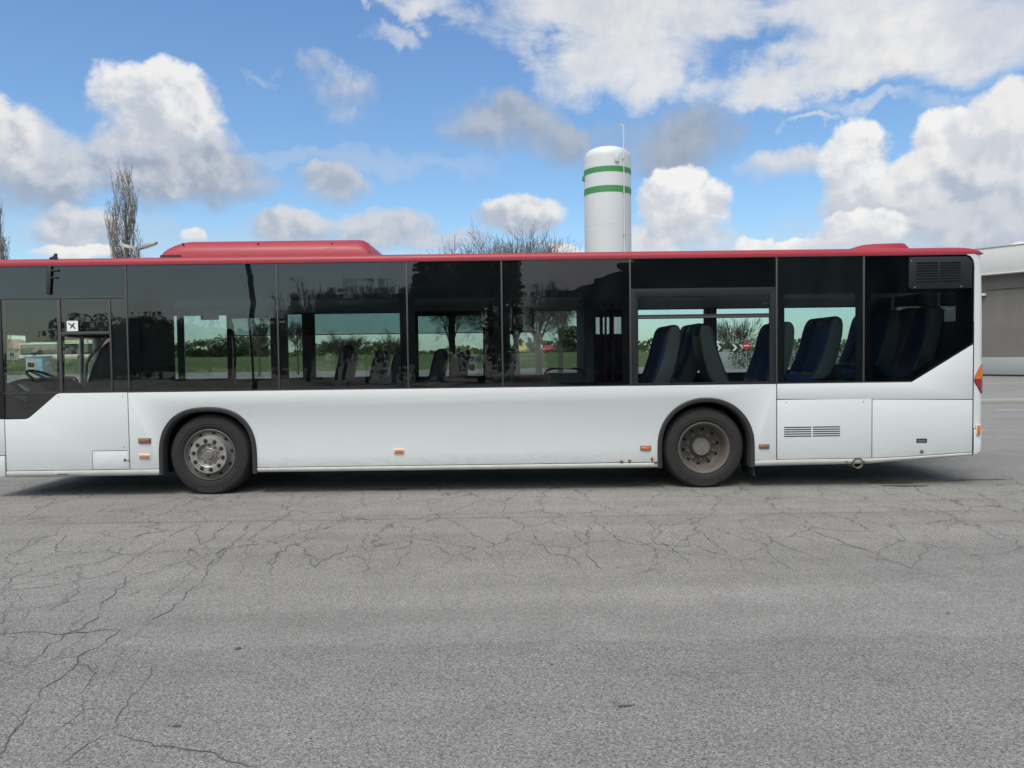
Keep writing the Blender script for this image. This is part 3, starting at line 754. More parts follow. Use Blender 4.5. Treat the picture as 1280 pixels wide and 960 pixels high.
# wheels
WR, WZ = .482, .473
def wheel(cx, front):
    prof = [(.288, .10), (.296, .070), (.312, .056), (.345, .043), (.352, .047), (.372, .040), (.378, .044), (.415, .045), (.448, .058), (.452, .064), (.470, .085), (WR, .115), (WR, .14), (WR - .012, .143), (WR - .012, .155), (WR, .158), (WR, .20), (WR - .012, .203), (WR - .012, .215), (WR, .218), (WR, .28), (.465, .32), (.40, .34), (.29, .33)]
    mb = MB().lathe_y(prof, cx, WZ, 96)
    mb.v = [(x, y - (.012 if z < .05 else 0), max(z, .003)) for x, y, z in mb.v]
    w = mb.build('wheel', 'tyre', bus, smooth=25)
    if front:
        rim = MB().lathe_y([(.286, .33), (.286, .10), (.288, .075), (.300, .066), (.303, .056), (.296, .050), (.288, .058), (.276, .085), (.262, .092), (.240, .088), (.228, .070), (.215, .060), (.1, .060)], cx, WZ, 72).build('rim', 'rim', w, smooth=35)
        for k in range(10):
            a = 2 * pi * (k + .25) / 10
            h = MB(); h.prism([(cx + .254 * cos(a) + .024 * cos(t) * -sin(a) + .014 * sin(t) * cos(a), WZ + .254 * sin(a) + .024 * cos(t) * cos(a) + .014 * sin(t) * sin(a)) for t in [2 * pi * j / 12 for j in range(12)]], .0845, .10)
            h.build('hand_hole', 'hole', w, smooth=0)
        MB().lathe_y([(.216, .075), (.218, .012), (.212, .004), (.142, .004), (.134, .010), (.130, .040), (.118, .052), (.108, .050), (.090, .046), (.085, .030), (.078, .024), (.074, .032), (.062, .036), (.060, .022), (.056, .016), (.0001, .014)], cx, WZ, 64).build('hub', 'hubring', w, smooth=30)
        cap = MB()
        for k in range(10):
            a = 2 * pi * (k + .5) / 10; x, z = cx + .104 * cos(a), WZ + .104 * sin(a)
            cap.lathe_y([(.012, .055), (.012, .036), (.0001, .034)], x, z, 6)
        cap.lathe_y([(.128, .053), (.0001, .0525)], cx, WZ, 32); cap.lathe_y([(.056, .03), (.054, .008), (.046, .002), (.0001, .001)], cx, WZ, 32)
        cap.build('hub_cap', 'hubdirty', w, smooth=30)
        for k in range(10):
            a = 2 * pi * (k + .5) / 10 + .16; x, z = cx + .172 * cos(a), WZ + .172 * sin(a)
            nb = MB().lathe_y([(.024, .006), (.0235, -.004), (.019, -.0045), (.0185, .001)], x, z, 16)
            nb.lathe_y([(.0185, .001), (.0001, .001)], x, z, 16)
            nb.lathe_y([(.013, .002), (.0125, -.014), (.008, -.017), (.0001, -.018)], x, z, 6)
            nb.build('wheel_nut', 'nut', w, smooth=30)
    else:
        MB().lathe_y([(.286, .33), (.292, .075), (.304, .064), (.306, .055), (.298, .050), (.288, .056), (.272, .085), (.262, .13), (.250, .205), (.238, .235), (.215, .250), (.170, .262), (.1, .262)], cx, WZ, 72).build('rim', 'rearrim', w, smooth=35)
        for k in range(10):
            a = 2 * pi * (k + .3) / 10
            h = MB(); h.prism([(cx + .212 * cos(a) + .023 * cos(t) * -sin(a) + .016 * sin(t) * cos(a), WZ + .212 * sin(a) + .023 * cos(t) * cos(a) + .016 * sin(t) * sin(a)) for t in [2 * pi * j / 12 for j in range(12)]], .243, .27)
            h.build('hand_hole', 'hole', w, smooth=0)
        hb = MB().lathe_y([(.125, .263), (.122, .24), (.112, .225), (.108, .185), (.100, .175), (.0001, .172)], cx, WZ, 40)
        for k in range(16):
            a = 2 * pi * k / 16; hb.lathe_y([(.008, .180), (.008, .168), (.0001, .167)], cx + .094 * cos(a), WZ + .094 * sin(a), 6)
        hb.build('hub', 'hubdirty', w, smooth=30)
        for k in range(10):
            a = 2 * pi * (k + .5) / 10; x, z = cx + .160 * cos(a), WZ + .160 * sin(a)
            MB().lathe_y([(.022, .265), (.022, .245), (.014, .244), (.013, .215), (.0001, .213)], x, z, 6).build('wheel_nut', 'hubdirty', w, smooth=30)
    far = MB().lathe_y([(.29, 2.25), (.40, 2.22), (WR, 2.25), (WR, 2.45), (.40, 2.49), (.2, 2.47), (.0001, 2.46)], cx, WZ, 40).build('wheel', 'tyre', bus)
    if not front:
        MB().lathe_y([(.29, .36), (.40, .36), (WR, .39), (WR, .57), (.29, .62)], cx, WZ, 48).build('inner_wheel', 'tyre', bus)
wheel(-3.546, True); wheel(2.299, False)
MB().prism([(2.845, .33), (2.862, .33), (2.905, .125), (2.888, .125)], .04, .52).build('mud_flap', 'rubber', bus, bevel=.004)

# underbody
mb = MB(); mb.box(-6.1, -4.15, .12, 2.43, .235, .34); mb.box(-2.95, 1.70, .12, 2.43, .24, .34); mb.box(2.92, 4.3, .25, 2.3, .26, .34); mb.box(-5, 4.8, 1.0, 1.5, .21, .3)
mb.tube([(-3.5, .3, .45), (-3.5, 2.3, .45)], .07); mb.tube([(2.3, .3, .45), (2.3, 2.3, .45)], .12)
mb.box(3.0, 4.0, .5, 1.1, .19, .27); mb.box(-1.6, -.6, .4, .9, .2, .26); mb.box(-6.15, 5.5, 2.46, 2.53, .27, 1.3)
mb.build('underbody', 'under', bus, smooth=0)
# exhaust
ex = MB().lathe_y([(.058, .30), (.058, -.012), (.050, -.012), (.050, .25)], 4.097, .272, 28).build('exhaust_pipe', 'exhaust', bus)
MB().lathe_y([(.0500, .05), (.0001, .05)], 4.097, .272, 24).build('exhaust_bore', 'hole', ex, smooth=0)
sh = MB(); A_ = [R(8 + 164 * k / 14) for k in range(15)]
vs = [(4.097 + r * cos(a), y, .262 + r * sin(a)) for a in A_ for r, y in ((.076, .02), (.075, -.010), (.062, -.012), (.061, .05))]
sh.add(vs, [(i * 4 + k, i * 4 + k + 1, i * 4 + k + 5, i * 4 + k + 4) for i in range(14) for k in range(3)])
sh.build('exhaust_shroud', 'rubber', bus)

# roof
def roof():
    half = [(0, 2.712), (0, 2.735), (.006, 2.762), (.022, 2.782), (.055, 2.795), (.14, 2.807), (.4, 2.825), (1.275, 2.85)]
    prof = half + [(2.55 - y, z) for y, z in half[-2::-1]]
    secs = [(-6.2, 1.0), (-3, 1), (0, 1), (3, 1), (5.30, 1.0), (5.40, .93), (5.47, .78), (5.53, .52), (5.565, .22), (5.575, .0)]
    mb = MB(); vs = []; m = len(prof)
    for x, k in secs:
        for y, z in prof: vs.append((x, y + (1.275 - y) * (0.0 if k > .5 else (.5 - k) * .03), 2.712 + (z - 2.712) * k))
    fs = [(i * m + j, i * m + j + 1, (i + 1) * m + j + 1, (i + 1) * m + j) for i in range(len(secs) - 1) for j in range(m - 1)]
    r = mb.add(vs, fs).build('roof', 'red', bus, smooth=50)
    MB().box(-6.2, 5.36, -.004, .02, 2.7035, 2.7115).build('rain_gutter', 'gap', r, smooth=0)
    # long fairing
    def fairing(name, outline, y0, y1, rr):
        mb = MB(); vs = []; rows = []
        ys = [(y0, 0.0), (y0 + .01, .45), (y0 + rr * .35, .82), (y0 + rr, 1.0), (y1 - rr, 1.0), (y1 - .01, .45), (y1, 0)]
        zb = min(z for _, z in outline); m = len(outline)
        for y, k in ys:
            for x, z in outline: vs.append((x, y, zb + (z - zb) * k))
        n = len(ys)
        fs = [(i * m + j, i * m + j + 1, (i + 1) * m + j + 1, (i + 1) * m + j) for i in range(n - 1) for j in range(m - 1)]
        return mb.add(vs, fs).build(name, 'red', bus, smooth=45)
    f1 = fairing('roof_fairing', [(-4.245, 2.80), (-4.24, 2.90), (-4.215, 2.945), (-4.16, 2.99), (-4.08, 3.035), (-3.98, 3.058), (-3.9, 3.062), (-1.84, 3.060), (-1.78, 3.05), (-1.72, 3.01), (-1.66, 2.94), (-1.63, 2.88), (-1.625, 2.80)], .42, 2.13, .22)
    MB().box(-4.22, -3.98, .405, .425, 2.80, 2.872).build('fairing_skirt', 'gap', f1, smooth=0)
    MB().prism([(-1.70, 2.82), (-1.615, 2.82), (-1.66, 2.945), (-1.695, 3.0)], .415, .44).build('fairing_cheek', 'redlens', f1, smooth=0)
    for px in (228, 322, 415):
        x, z = XZ(px, 304.5, .47); MB().lathe_y([(.010, .53), (.010, .475), (.0001, .474)], x, z, 8).build('screw', 'gap', f1)
    f2 = fairing('rear_roof_vent', [(4.22, 2.80), (4.27, 2.86), (4.33, 2.89), (4.42, 2.912), (4.55, 2.922), (4.90, 2.928), (4.912, 2.905), (4.93, 2.89), (4.935, 2.80)], .45, 2.1, .12)
roof()
# small aerial on the roof edge and bracket before the destination glass
a = MB(); x, z = XZ(65, 323); a.prism([(x - .05, 2.79), (x + .035, 2.79), (x + .03, 2.812), (x + .022, 2.83), (x + .03, 2.855), (x + .012, 2.86), (x - .005, 2.828), (x - .055, 2.806)], .03, .07); a.build('aerial', 'ink', bus, bevel=.003)
a = MB(); x0, z0 = XZ(59, 368); x1, z1 = XZ(65, 333); a.prism([(x0, z0), (x0 + .045, z0), (x1, z1), (x1 - .055, z1)], -.022, -.008)
x2, z2 = XZ(73, 338); a.box(x1 - .01, x2, -.021, -.009, z2 - .012, z2 + .012); x2, z2 = XZ(72, 347); a.box(x1 - .02, x2, -.021, -.009, z2 - .009, z2 + .009)
a.build('mirror_bracket', 'ink', bus, bevel=.003)

# window bays
SEAL = .010
def window(name, outer, holes, y=.006, glass='glass', border='frit', label=None):
    w = MB(); plate(w, outer, holes, y + .008, y + .020)
    o = w.build(name, border, bus, smooth=0)
    MB().prism(outer, y, y + .006).build('glass', glass, o, smooth=0)
    return o
zb, zt = ZB + .006, ZT - .004
XS = [-4.447, -2.692, -1.180, -.073, 1.428, 3.143, 4.165]
clear = [(-4.315, -2.786, 1.262, 2.290), (-2.584, -1.269, 1.270, 2.278), (-1.087, -.181, 1.275, 2.272), (.019, 1.334, 1.272, 2.272), None, (3.237, 4.074, 1.240, 2.273)]
for i, c in enumerate(clear):
    if c is None: continue
    window('window', rect(XS[i] + SEAL, XS[i + 1] - SEAL, zb, zt), [rrect(*c, .02)], glass='lightglass' if i == 5 else 'glass')
window('rear_window', [(4.175, zb), (4.728, zb), (XR - .004, 1.678), (XR - .004, 2.60), (XR - .015, 2.645), (XR - .045, 2.682), (XR - .09, zt), (4.175, zt)],
       [[(4.252, 1.28), (4.665, 1.28), (5.385, 1.722), (5.385, 2.268), (4.252, 2.268)]], glass='darkglass')
# hopper window with its own frame
window('window', rect(1.438, 3.133, 2.362, zt), [])
hw = MB(); plate(hw, rect(1.438, 3.133, zb, 2.356), [rrect(1.514, 3.058, 2.052, 2.262, .012), rrect(1.514, 3.058, 1.250, 2.004, .012)], -.006, .03)
hw = hw.build('hopper_window', 'louvre', bus, bevel=.004)
MB().box(1.50, 3.07, .008, .014, 1.24, 2.01).build('glass', 'cabglass', hw, smooth=0); MB().box(1.50, 3.07, .016, .022, 2.04, 2.27).build('glass', 'cabglass', hw, smooth=0)
MB().box(1.52, 3.05, -.012, -.004, 2.008, 2.030).build('sash_rail', 'seal', hw, bevel=.003)
MB().box(2.97, 3.05, -.002, .006, 2.16, 2.185).build('latch', 'frit', hw)
# seals between panes
sl = MB()
for x in XS: MB().box(x - SEAL + .001, x + SEAL - .001, -.001, .022, zb, zt).build('window_seal', 'seal', bus, bevel=.002)
MB().box(-6.2, 4.735, .002, .024, ZB - .004, ZB + .005).build('lower_window_seal', 'seal', bus, smooth=0)
# driver's cab side window
cabo = [(-5.905, .937), (-5.69, .937), (-5.63, .952), (-5.29, 1.226), (-5.25, ZB + .006), (-4.457, ZB + .006), (-4.457, 2.322), (-5.905, 2.322)]
hA = [XZ(6, 508.7), XZ(45, 508.7), XZ(66, 491), XZ(70.5, 487), XZ(70.5, 375), XZ(6, 377)]
hB = [XZ(78, 415), XZ(137, 415), XZ(137, 377), XZ(78, 377)]; hC = [XZ(79, 486.5), XZ(137, 486), XZ(137, 419), XZ(79, 419)]
cw = MB(); plate(cw, cabo, [hA, hB, hC], .014, .030); cw = cw.build('cab_window', 'frit', bus, smooth=0)
MB().prism(cabo, .006, .012).build('glass', 'cabglass', cw, smooth=0)
xm, _ = XZ(74.5, 420); fr = MB(); fr.box(xm - .018, xm + .018, -.004, .006, 1.245, 2.318); fr.box(xm + .018, XZ(138, 417)[0], -.003, .005, XZ(100, 418)[1], XZ(100, 414.5)[1]); fr.box(-4.655, -4.635, -.003, .005, 1.245, 2.31)
fr.build('sliding_frame', 'seal', cw, bevel=.002)
MB().box(-6.2, -5.912, .002, .04, .935, 2.33).build('windscreen_pillar', 'frit', bus, bevel=.004)
window('destination_window', rect(-6.2, -4.457, 2.348, zt), [])
MB().box(-6.2, -4.457, -.002, .02, 2.325, 2.346).build('destination_seal', 'seal', bus, bevel=.002)
xa, za = XZ(83.5, 414); xb, zb2 = XZ(97, 401)
st = MB().box(xa, xb, .0035, .0055, za, zb2).build('sticker', 'sticker', bus, smooth=0)
sx, sz = (xa + xb) / 2, (za + zb2) / 2; ik = MB()
ik.prism([(sx - .045, sz + .04), (sx - .005, sz + .012), (sx + .02, sz + .04), (sx + .03, sz + .03), (sx + .012, sz + .004), (sx + .04, sz - .03), (sx + .03, sz - .036), (sx + .002, sz - .008), (sx - .02, sz - .03), (sx - .03, sz - .022), (sx - .012, sz + .0), (sx - .05, sz + .028)], .0022, .0034)
ik.build('sticker_mark', 'ink', st, smooth=0)
# upper rear grille
gr = MB(); gr.prism([(4.69, 2.335), (4.72, 2.312), (5.43, 2.316), (5.43, 2.62), (5.40, 2.66), (5.36, 2.685), (4.69, 2.685)], -.006, .012); gr = gr.build('air_grille', 'louvre', bus, bevel=.004)
sg = MB(); lf = MB()
for x0, x1 in ((4.775, 5.028), (5.052, 5.290)):
    for k in range(8):
        z = 2.388 + k * .0305; sg.box(x0, x1, -.0072, .0, z, z + .014)
        lf.prism_x([(-.0074, z + .014), (-.016, z + .019), (-.016, z + .0215), (-.0074, z + .0285)], x0, x1)
sg.build('grille_slots', 'hole', gr, smooth=0); lf.build('grille_slats', 'louvre', gr, smooth=0)
for px, py in ((1139, 326), (1143, 359), (1201, 358)): x, z = XZ(px, py); MB().lathe_y([(.008, -.004), (.008, -.0085), (.0001, -.009)], x, z, 8).build('screw', 'rail', gr)
# slots of the engine hatch
vd = MB()
for x0, x1 in ((3.228, 3.548), (3.568, 3.888)):
    for k in range(5):
        z = .5975 + k * .0262
        vd.box(x0, x1, -.0015, .01, z, z + .013)
vd.build('hatch_slots', 'gap', hatch, smooth=0)
# filler flap, latches, screws
fx0, fx1 = -4.904, -4.483; ff = MB(); ff.box(fx0, fx0 + .005, -.0012, .01, .325, .545); ff.box(fx0, fx1, -.0014, .01, .540, .546); ff.build('flap_gap', 'gap', bus, smooth=0)
fp = MB().box(fx0 + .007, fx1 - .001, -.003, .01, .325, .538).build('filler_flap', 'white', bus, bevel=.0015)
MB().prism([(-4.535, .43), (-4.52, .452), (-4.505, .43), (-4.52, .408)], -.007, .0).build('flap_latch', 'ink', fp, smooth=0)
MB().box(-4.502, -4.470, -.010, .0, .422, .438).build('flap_handle', 'rail', fp, bevel=.003)
lt = MB(); plate(lt, rect(4.79, 4.912, .508, .556), [rect(4.803, 4.899, .518, .546)], -.006, .004); lt = lt.build('hatch_latch', 'gap', bus, bevel=.001)
MB().box(4.803, 4.899, -.002, .004, .518, .546).build('latch_recess', 'ventgrey', lt, smooth=0)
MB().lathe_y([(.022, .004), (.022, -.006), (.014, -.010), (.0001, -.010)], 4.852, .402, 14).build('hatch_lock', 'hubdirty', bus)
for px, py in ((73, 496), (153, 496), (155, 559), (983, 503), (1079, 502), (118, 567)):
    x, z = XZ(px, py); MB().lathe_y([(.006, .001), (.006, -.003), (.0001, -.003)], x, z, 8).build('screw', 'ventgrey', bus)
tg = MB(); x, z = XZ(79, 592.5); tg.box(x - .07, x + .06, -.012, -.004, z - .006, z + .006); tg.build('tow_eye_cover', 'ventgrey', bus, bevel=.003)
# side marker lamps
def marker(px, py, w, h, lens, base=True):
    x, z = XZ(px, py); b = MB().box(x - w - .012, x + w + .012, -.010, .002, z - h - .008, z + h + .008).build('marker_lamp', 'ventgrey' if base else 'white', bus, bevel=.003)
    MB().box(x - w, x + w, -.024, -.008, z - h, z + h).build('lens', lens, b, bevel=.006)
marker(181, 551, .062, .022, 'ambrown'); marker(181, 570.5, .056, .018, 'amber', False); marker(499, 564, .05, .019, 'amber', False); marker(955, 558, .05, .018, 'ambrown'); 
marker(807, 560, .05, .020, 'amber'); 
# rear corner, bumper and tail lamp
def corner(zs, x_in, grow, name, mat='white', lean=.0):
    plan = [(x_in, grow * -1 + .0), (5.50, -grow + .001), (5.53, -grow + .006), (5.556, -grow + .018), (5.576, -grow + .040), (5.590, -grow + .075), (5.597 + grow, .12), (5.610 + grow, .3), (5.63 + grow, 1.275)]
    plan += [(x, 2.55 - y) for x, y in plan[-2::-1]]
    mb = MB(); vs = []; m = len(plan)
    for z, k in zs:
        for x, y in plan: vs.append((x - k * max(0, (x - 5.46) / .15), y + (k * .25 if x < 5.59 and y < 1 else 0), z))
    fs = [(i * m + j, i * m + j + 1, (i + 1) * m + j + 1, (i + 1) * m + j) for i in range(len(zs) - 1) for j in range(m - 1)]
    fs.append(tuple(range(m))); 
    return mb.add(vs, fs).build(name, mat, bus, smooth=40)
corner([(.668, .0), (1.3, .0), (1.92, .003)], 5.461, 0., 'rear_corner')
for side in (0, 1):
    mb = MB(); pl = [(5.461, 0), (5.50, .001), (5.53, .006), (5.556, .018), (5.576, .040), (5.590, .075), (5.597, .12), (5.608, .3), (5.575, .32), (5.54, .12), (5.461, .03)]
    vs = []
    for z, k in ((1.92, .003), (2.2, .008), (2.45, .016), (2.711, .036)):
        for x, y in pl:
            yy = y + (k * .25 if x < 5.59 else 0); vs.append((x - k * max(0, (x - 5.46) / .15), yy if side == 0 else 2.55 - yy, z))
    m = len(pl); mb.add(vs, [(i * m + j, i * m + (j + 1) % m, (i + 1) * m + (j + 1) % m, (i + 1) * m + j) for i in range(3) for j in range(m)] + [tuple(range(m)), tuple(3 * m + j for j in range(m))])
    mb.build('rear_pillar', 'white', bus, smooth=40)
MB().box(5.56, 5.60, .32, 2.23, 2.45, 2.711).build('rear_header', 'white', bus, bevel=.01)
bp = corner([(.345, .06), (.362, .02), (.39, .004), (.43, .0), (.655, .0), (.661, .01)], 5.461, .010, 'rear_bumper')
MB().box(5.465, 5.585, .06, 2.49, .655, .672).build('bumper_gap', 'gap', bus, smooth=0)
fill = MB(); fill.prism([(5.36, 2.711), (5.47, 2.711), (5.47, 2.55), (5.459, 2.55), (5.457, 2.60), (5.445, 2.645), (5.415, 2.685)], .001, .02); fill.build('corner_fillet', 'white', bus, smooth=0)
x, z = XZ(1222, 537); bl = MB().box(x - .026, x + .026, -.022, -.006, z - .066, z + .066).build('marker_lamp', 'white', bus, bevel=.004)
MB().box(x - .019, x + .019, -.032, -.020, z - .055, z + .055).build('lens', 'amber', bl, bevel=.006)
def tail():
    plan = [(5.466, 0.), (5.50, .001), (5.53, .006), (5.556, .018), (5.576, .040), (5.590, .075), (5.597, .12)]
    ztop = [1.262, 1.325, 1.378, 1.405, 1.409, 1.409, 1.409]; zbt = [1.222, 1.170, 1.118, 1.088, 1.083, 1.083, 1.083]; zs = 1.246
    def part(name, lo, hi, mat, off, par):
        mb = MB(); vs = []
        for i, (x, y) in enumerate(plan):
            nx, ny = (0, -1) if i < 2 else ((plan[min(i + 1, 6)][1] - plan[i - 1][1]), -(plan[min(i + 1, 6)][0] - plan[i - 1][0]))
            l = sqrt(nx * nx + ny * ny); nx, ny = nx / l, ny / l
            for o_ in (off, -.01):
                vs += [(x + nx * o_, y + ny * o_, lo[i]), (x + nx * o_, y + ny * o_, hi[i])]
        fs = []
        for i in range(6):
            a = i * 4; b = a + 4; fs += [(a, a + 1, b + 1, b), (a + 1, a + 3, b + 3, b + 1), (a, b, b + 2, a + 2)]
        fs += [(0, 1, 3, 2), (24, 25, 27, 26)]
        return mb.add(vs, fs).build(name, mat, par, smooth=60)
    t = part('tail_lamp', [z - .008 for z in zbt], [z + .008 for z in ztop], 'gap', .004, bus)
    part('indicator_lens', [zs + .004] * 7, [max(z, zs + .006) for z in ztop], 'amber', .012, t)
    part('tail_lens', zbt, [zs] * 7, 'redlens', .012, t)
tail()

# inside and far side
ft = MB(); ft.box(-6.15, -4.15, .12, 2.48, .35, .37); ft.box(-4.15, -2.95, .80, 2.48, .35, .37); ft.box(-2.95, 1.4, .12, 2.48, .35, .37); ft.box(1.4, 4.4, .80, 2.48, .35, .72); ft.box(1.4, 1.72, .12, .79, .35, .72); ft.box(2.9, 4.4, .12, .79, .35, .72); ft.box(1.72, 2.9, .12, .79, 1.09, 1.11); ft.box(4.4, 5.56, .12, 2.48, .35, 1.02); ft.build('floor', 'floor_in', bus, smooth=0)
cl = MB(); cl.box(-6.15, 5.5, .05, 2.5, 2.36, 2.40); cl.prism_x([(2.15, 2.36), (2.485, 2.262), (2.485, 2.37), (2.15, 2.37)], -4.7, 5.5); cl.build('ceiling', 'ceiling', bus, smooth=0)
YF = 2.49
def fx(px): return at(px, 440, YF).x
spans = [(fx(-60), fx(31), .5, 1.93), (fx(35), fx(72), .5, 1.93), (fx(79), fx(99), .5, 1.95), (fx(107), fx(140), .5, 1.95), (fx(165), fx(222), 1.31, 2.25), (fx(230), fx(284), 1.31, 2.25), (fx(290), fx(345), .5, 2.2), (fx(360), fx(378), 1.31, 2.25), (fx(394), fx(510), 1.31, 2.25),
         (fx(523), fx(561), .5, 2.2), (fx(569), fx(604), .5, 2.2), (fx(634), fx(727), 1.22, 2.25), (fx(745), fx(750), 1.9, 2.15), (fx(754), fx(762), 1.9, 2.15), (fx(765), fx(777), 1.9, 2.15), (fx(798), fx(880), 1.30, 2.25), (fx(896), fx(975), 1.30, 2.25), (fx(979), fx(1074), 1.22, 2.25), (fx(1120), fx(1146), 1.7, 2.22), (fx(1156), fx(1172), 1.7, 2.22), (fx(1180), fx(1200), 1.7, 2.22)]
spans = sorted((max(a, -6.08), b, c, d) for a, b, c, d in spans if b > -6.0)
def far_wall(mb, y0, y1, e):
    x = -6.2
    for a, b, c, d in spans:
        mb.box(x, a - e, y0, y1, .35, 2.71)
        mb.box(a - e, b + e, y0, y1, .35, c - e); mb.box(a - e, b + e, y0, y1, d + e, 2.71); x = b + e
    mb.box(x, 5.56, y0, y1, .35, 2.71); return mb
fw = far_wall(MB(), YF, YF + .03, 0).build('far_side_wall', 'trim', bus, smooth=0)
far_wall(MB(), YF + .034, 2.55, .008).build('far_side_skin', 'white', fw, smooth=0)
MB().box(-6.15, 5.5, YF + .0305, YF + .0335, .4, 2.3).build('glass', 'farglass', fw, smooth=0)
MB().box(fx(286), fx(606), YF - .010, YF - .004, 1.955, 2.262).build('window_film', 'filmglass', fw, smooth=0)
MB().box(fx(286), fx(606), YF - .014, YF - .003, 1.938, 1.953).build('film_edge', 'handrail', fw, smooth=0)
MB().box(5.50, 5.54, .06, 2.5, .35, 1.95).build('rear_wall', 'trim', bus, smooth=0)
rw = MB(); rw.box(5.501, 5.541, .06, .45, 1.95, 2.7); rw.box(5.501, 5.541, .86, 1.0, 1.95, 2.7); rw.box(5.501, 5.541, 2.05, 2.5, 1.95, 2.7); rw.box(5.501, 5.541, .45, .86, 2.40, 2.7); rw.box(5.501, 5.541, 1.0, 2.05, 2.40, 2.7)
rw = rw.build('rear_wall_top', 'trim', bus, smooth=0); MB().box(5.515, 5.525, .40, 2.1, 1.9, 2.45).build('glass', 'screenglass', rw, smooth=0)
MB().box(-6.18, -6.12, .06, 2.5, .35, 1.0).build('front_wall', 'dash', bus, smooth=0)
lt = MB(); lt.box(-4.4, 5.2, .06, .30, 2.30, 2.36); lt.build('light_duct', 'ceiling', bus, smooth=0)
# cab: blind, dashboard, steering wheel, driver's seat, partition
bl = MB(); x0, z0 = XZ(32, 428, .35); x1, z1 = XZ(72, 372, .35); bl.box(x0, x1 + .02, .35, .37, z0, 2.36); bl.build('roller_blind', 'ink', bus, smooth=0)
db = MB(); db.box(-6.18, -5.92, .06, 2.46, 1.93, 2.36); db.box(-6.18, -5.0, 1.9, 2.46, 2.0, 2.36); db.build('destination_box', 'dash', bus, smooth=0)
MB().box(-6.175, -6.165, .06, 2.46, 1.0, 1.93).build('windscreen', 'screenglass', bus, smooth=0)
cb = MB(); x0, z0 = XZ(77, 416, .12); x1, z1 = XZ(138, 376, .12); cb.prism([(x0, z0), (x1, z0), (x1, z1), (x0, z1)], .12, .14); cb.build('sun_screen', 'dash', bus, smooth=0)
d = MB()
dp = [XZ(p, q, .5) for p, q in ((8, 515), (8, 488), (22, 479), (36, 474), (50, 472), (66, 480), (76, 490), (76, 520))]
d.prism(dp, .25, 1.1); d = d.build('dashboard', 'dash', bus, bevel=.02)
b = MB(); b.prism([XZ(p, q, .3) for p, q in ((10, 483), (14, 479), (40, 496), (40, 503), (10, 492))], .2, .5); b.build('instrument_panel', 'dashlight', d, bevel=.008)
b = MB(); b.prism([XZ(p, q, .3) for p, q in ((29, 480), (33, 479), (46, 488), (42, 491))], .17, .3); b.build('switch_cluster', 'rail', d, bevel=.004)
sw = MB(); cx, cz = XZ(57, 474, .6); th = R(28)
pts = [(cx + .23 * cos(t) * cos(th), .62 + .23 * sin(t), cz - .23 * cos(t) * sin(th)) for t in [2 * pi * k / 28 for k in range(29)]]
sw.tube(pts, .018, 8); sw.tube([pts[0], pts[14]], .016, 6); sw.tube([(cx, .62, cz), (cx - .1, .62, cz - .35)], .04, 8); sw.build('steering_wheel', 'ink', bus)
def seat(px, py, Y, scale=1.0, flip=False, n=1, w=.43):
    """seat whose backrest top shows at this pixel on the plane Y"""
    p = at(px, py, Y); s = -1 if flip else 1; k = scale
    bp = [(-.34, .0), (-.27, .10), (-.20, .25), (-.13, .45), (-.09, .62), (-.07, .74), (-.035, .80), (.03, .815), (.075, .79), (.09, .72), (.085, .60), (.05, .40), (.0, .22), (-.08, .06), (-.16, .0)]
    z0 = p.z - .815 * k; r = None
    for i in range(n):
        y0 = Y + i * (w + .02)
        sh = MB().prism([(p.x + s * x * k, z0 + z * k) for x, z in bp], y0, y0 + w).build('seat', 'seatshell', bus, bevel=.03, seg=3)
        cu = [(x - .028 if z < .70 else x - .012, z) for x, z in bp[1:6]]; cu += [(x + .012, z) for x, z in bp[5:0:-1]]
        MB().prism([(p.x + s * x * k, z0 + z * k) for x, z in cu], y0 + .035, y0 + w - .035).build('back_cushion', 'seatblue', sh, bevel=.012)
        MB().prism([(p.x + s * x * k, z0 + z * k) for x, z in [(-.10, .66), (-.082, .76), (-.04, .818), (.03, .834), (.088, .805), (.104, .73), (.098, .66)]], y0 + .05, y0 + w - .05).build('headrest', 'headrest', sh, bevel=.03, seg=3)
        MB().prism([(p.x + s * x * k, z0 + z * k) for x, z in [(-.68, .02), (-.66, .09), (-.3, .05), (-.2, .04), (-.2, -.06), (-.62, -.05)]], y0 + .02, y0 + w - .02).build('seat_cushion', 'seatblue', sh, bevel=.02)
        MB().box(min(p.x - s * .5 * k, p.x - s * .2 * k), max(p.x - s * .5 * k, p.x - s * .2 * k), y0 + .12, y0 + w - .12, max(.37, z0 - .75), z0 - .03).build('pedestal', 'trim', sh, smooth=0)
seat(432, 432, 1.9); seat(474, 438, 1.95); seat(498, 441, 1.5); seat(549, 437, 1.9); seat(577, 436, 1.85); seat(636, 437, .45, 1.0)
seat(842, 407, .42, 1.0, n=2); seat(874, 405, 1.35, 1.02, n=2); seat(884, 405, .55, 1.0, flip=True); seat(985, 403, .40, .98, n=2); seat(1046, 396, .55, .95, n=2)
seat(1038, 397, 1.75, .98, n=1)
for yy in (.30, .76, 1.22, 1.68, 2.05):      # bench across the back
    t_ = (Vector((5.18, yy, 2.13)) - Vector((0, -CAM_D, CAM_H))); cz_ = t_.dot(_f)
    seat(640 + F_PX * t_.dot(_r2) / cz_, 480 - F_PX * t_.dot(_u2) / cz_, yy, .98, w=.40)
seat(1118, 388, .62, .98)
ds = MB(); ds.prism([XZ(p, q, .55) for p, q in ((116, 500), (118, 480), (126, 455), (136, 435), (146, 426), (152, 430), (152, 500))], .35, .85); ds.build('driver_seat', 'headrest', bus, bevel=.03)
pt = MB(); pt.box(-4.48, -4.44, .06, 1.25, .37, 2.36); pt.build('cab_partition', 'trim', bus, smooth=0)
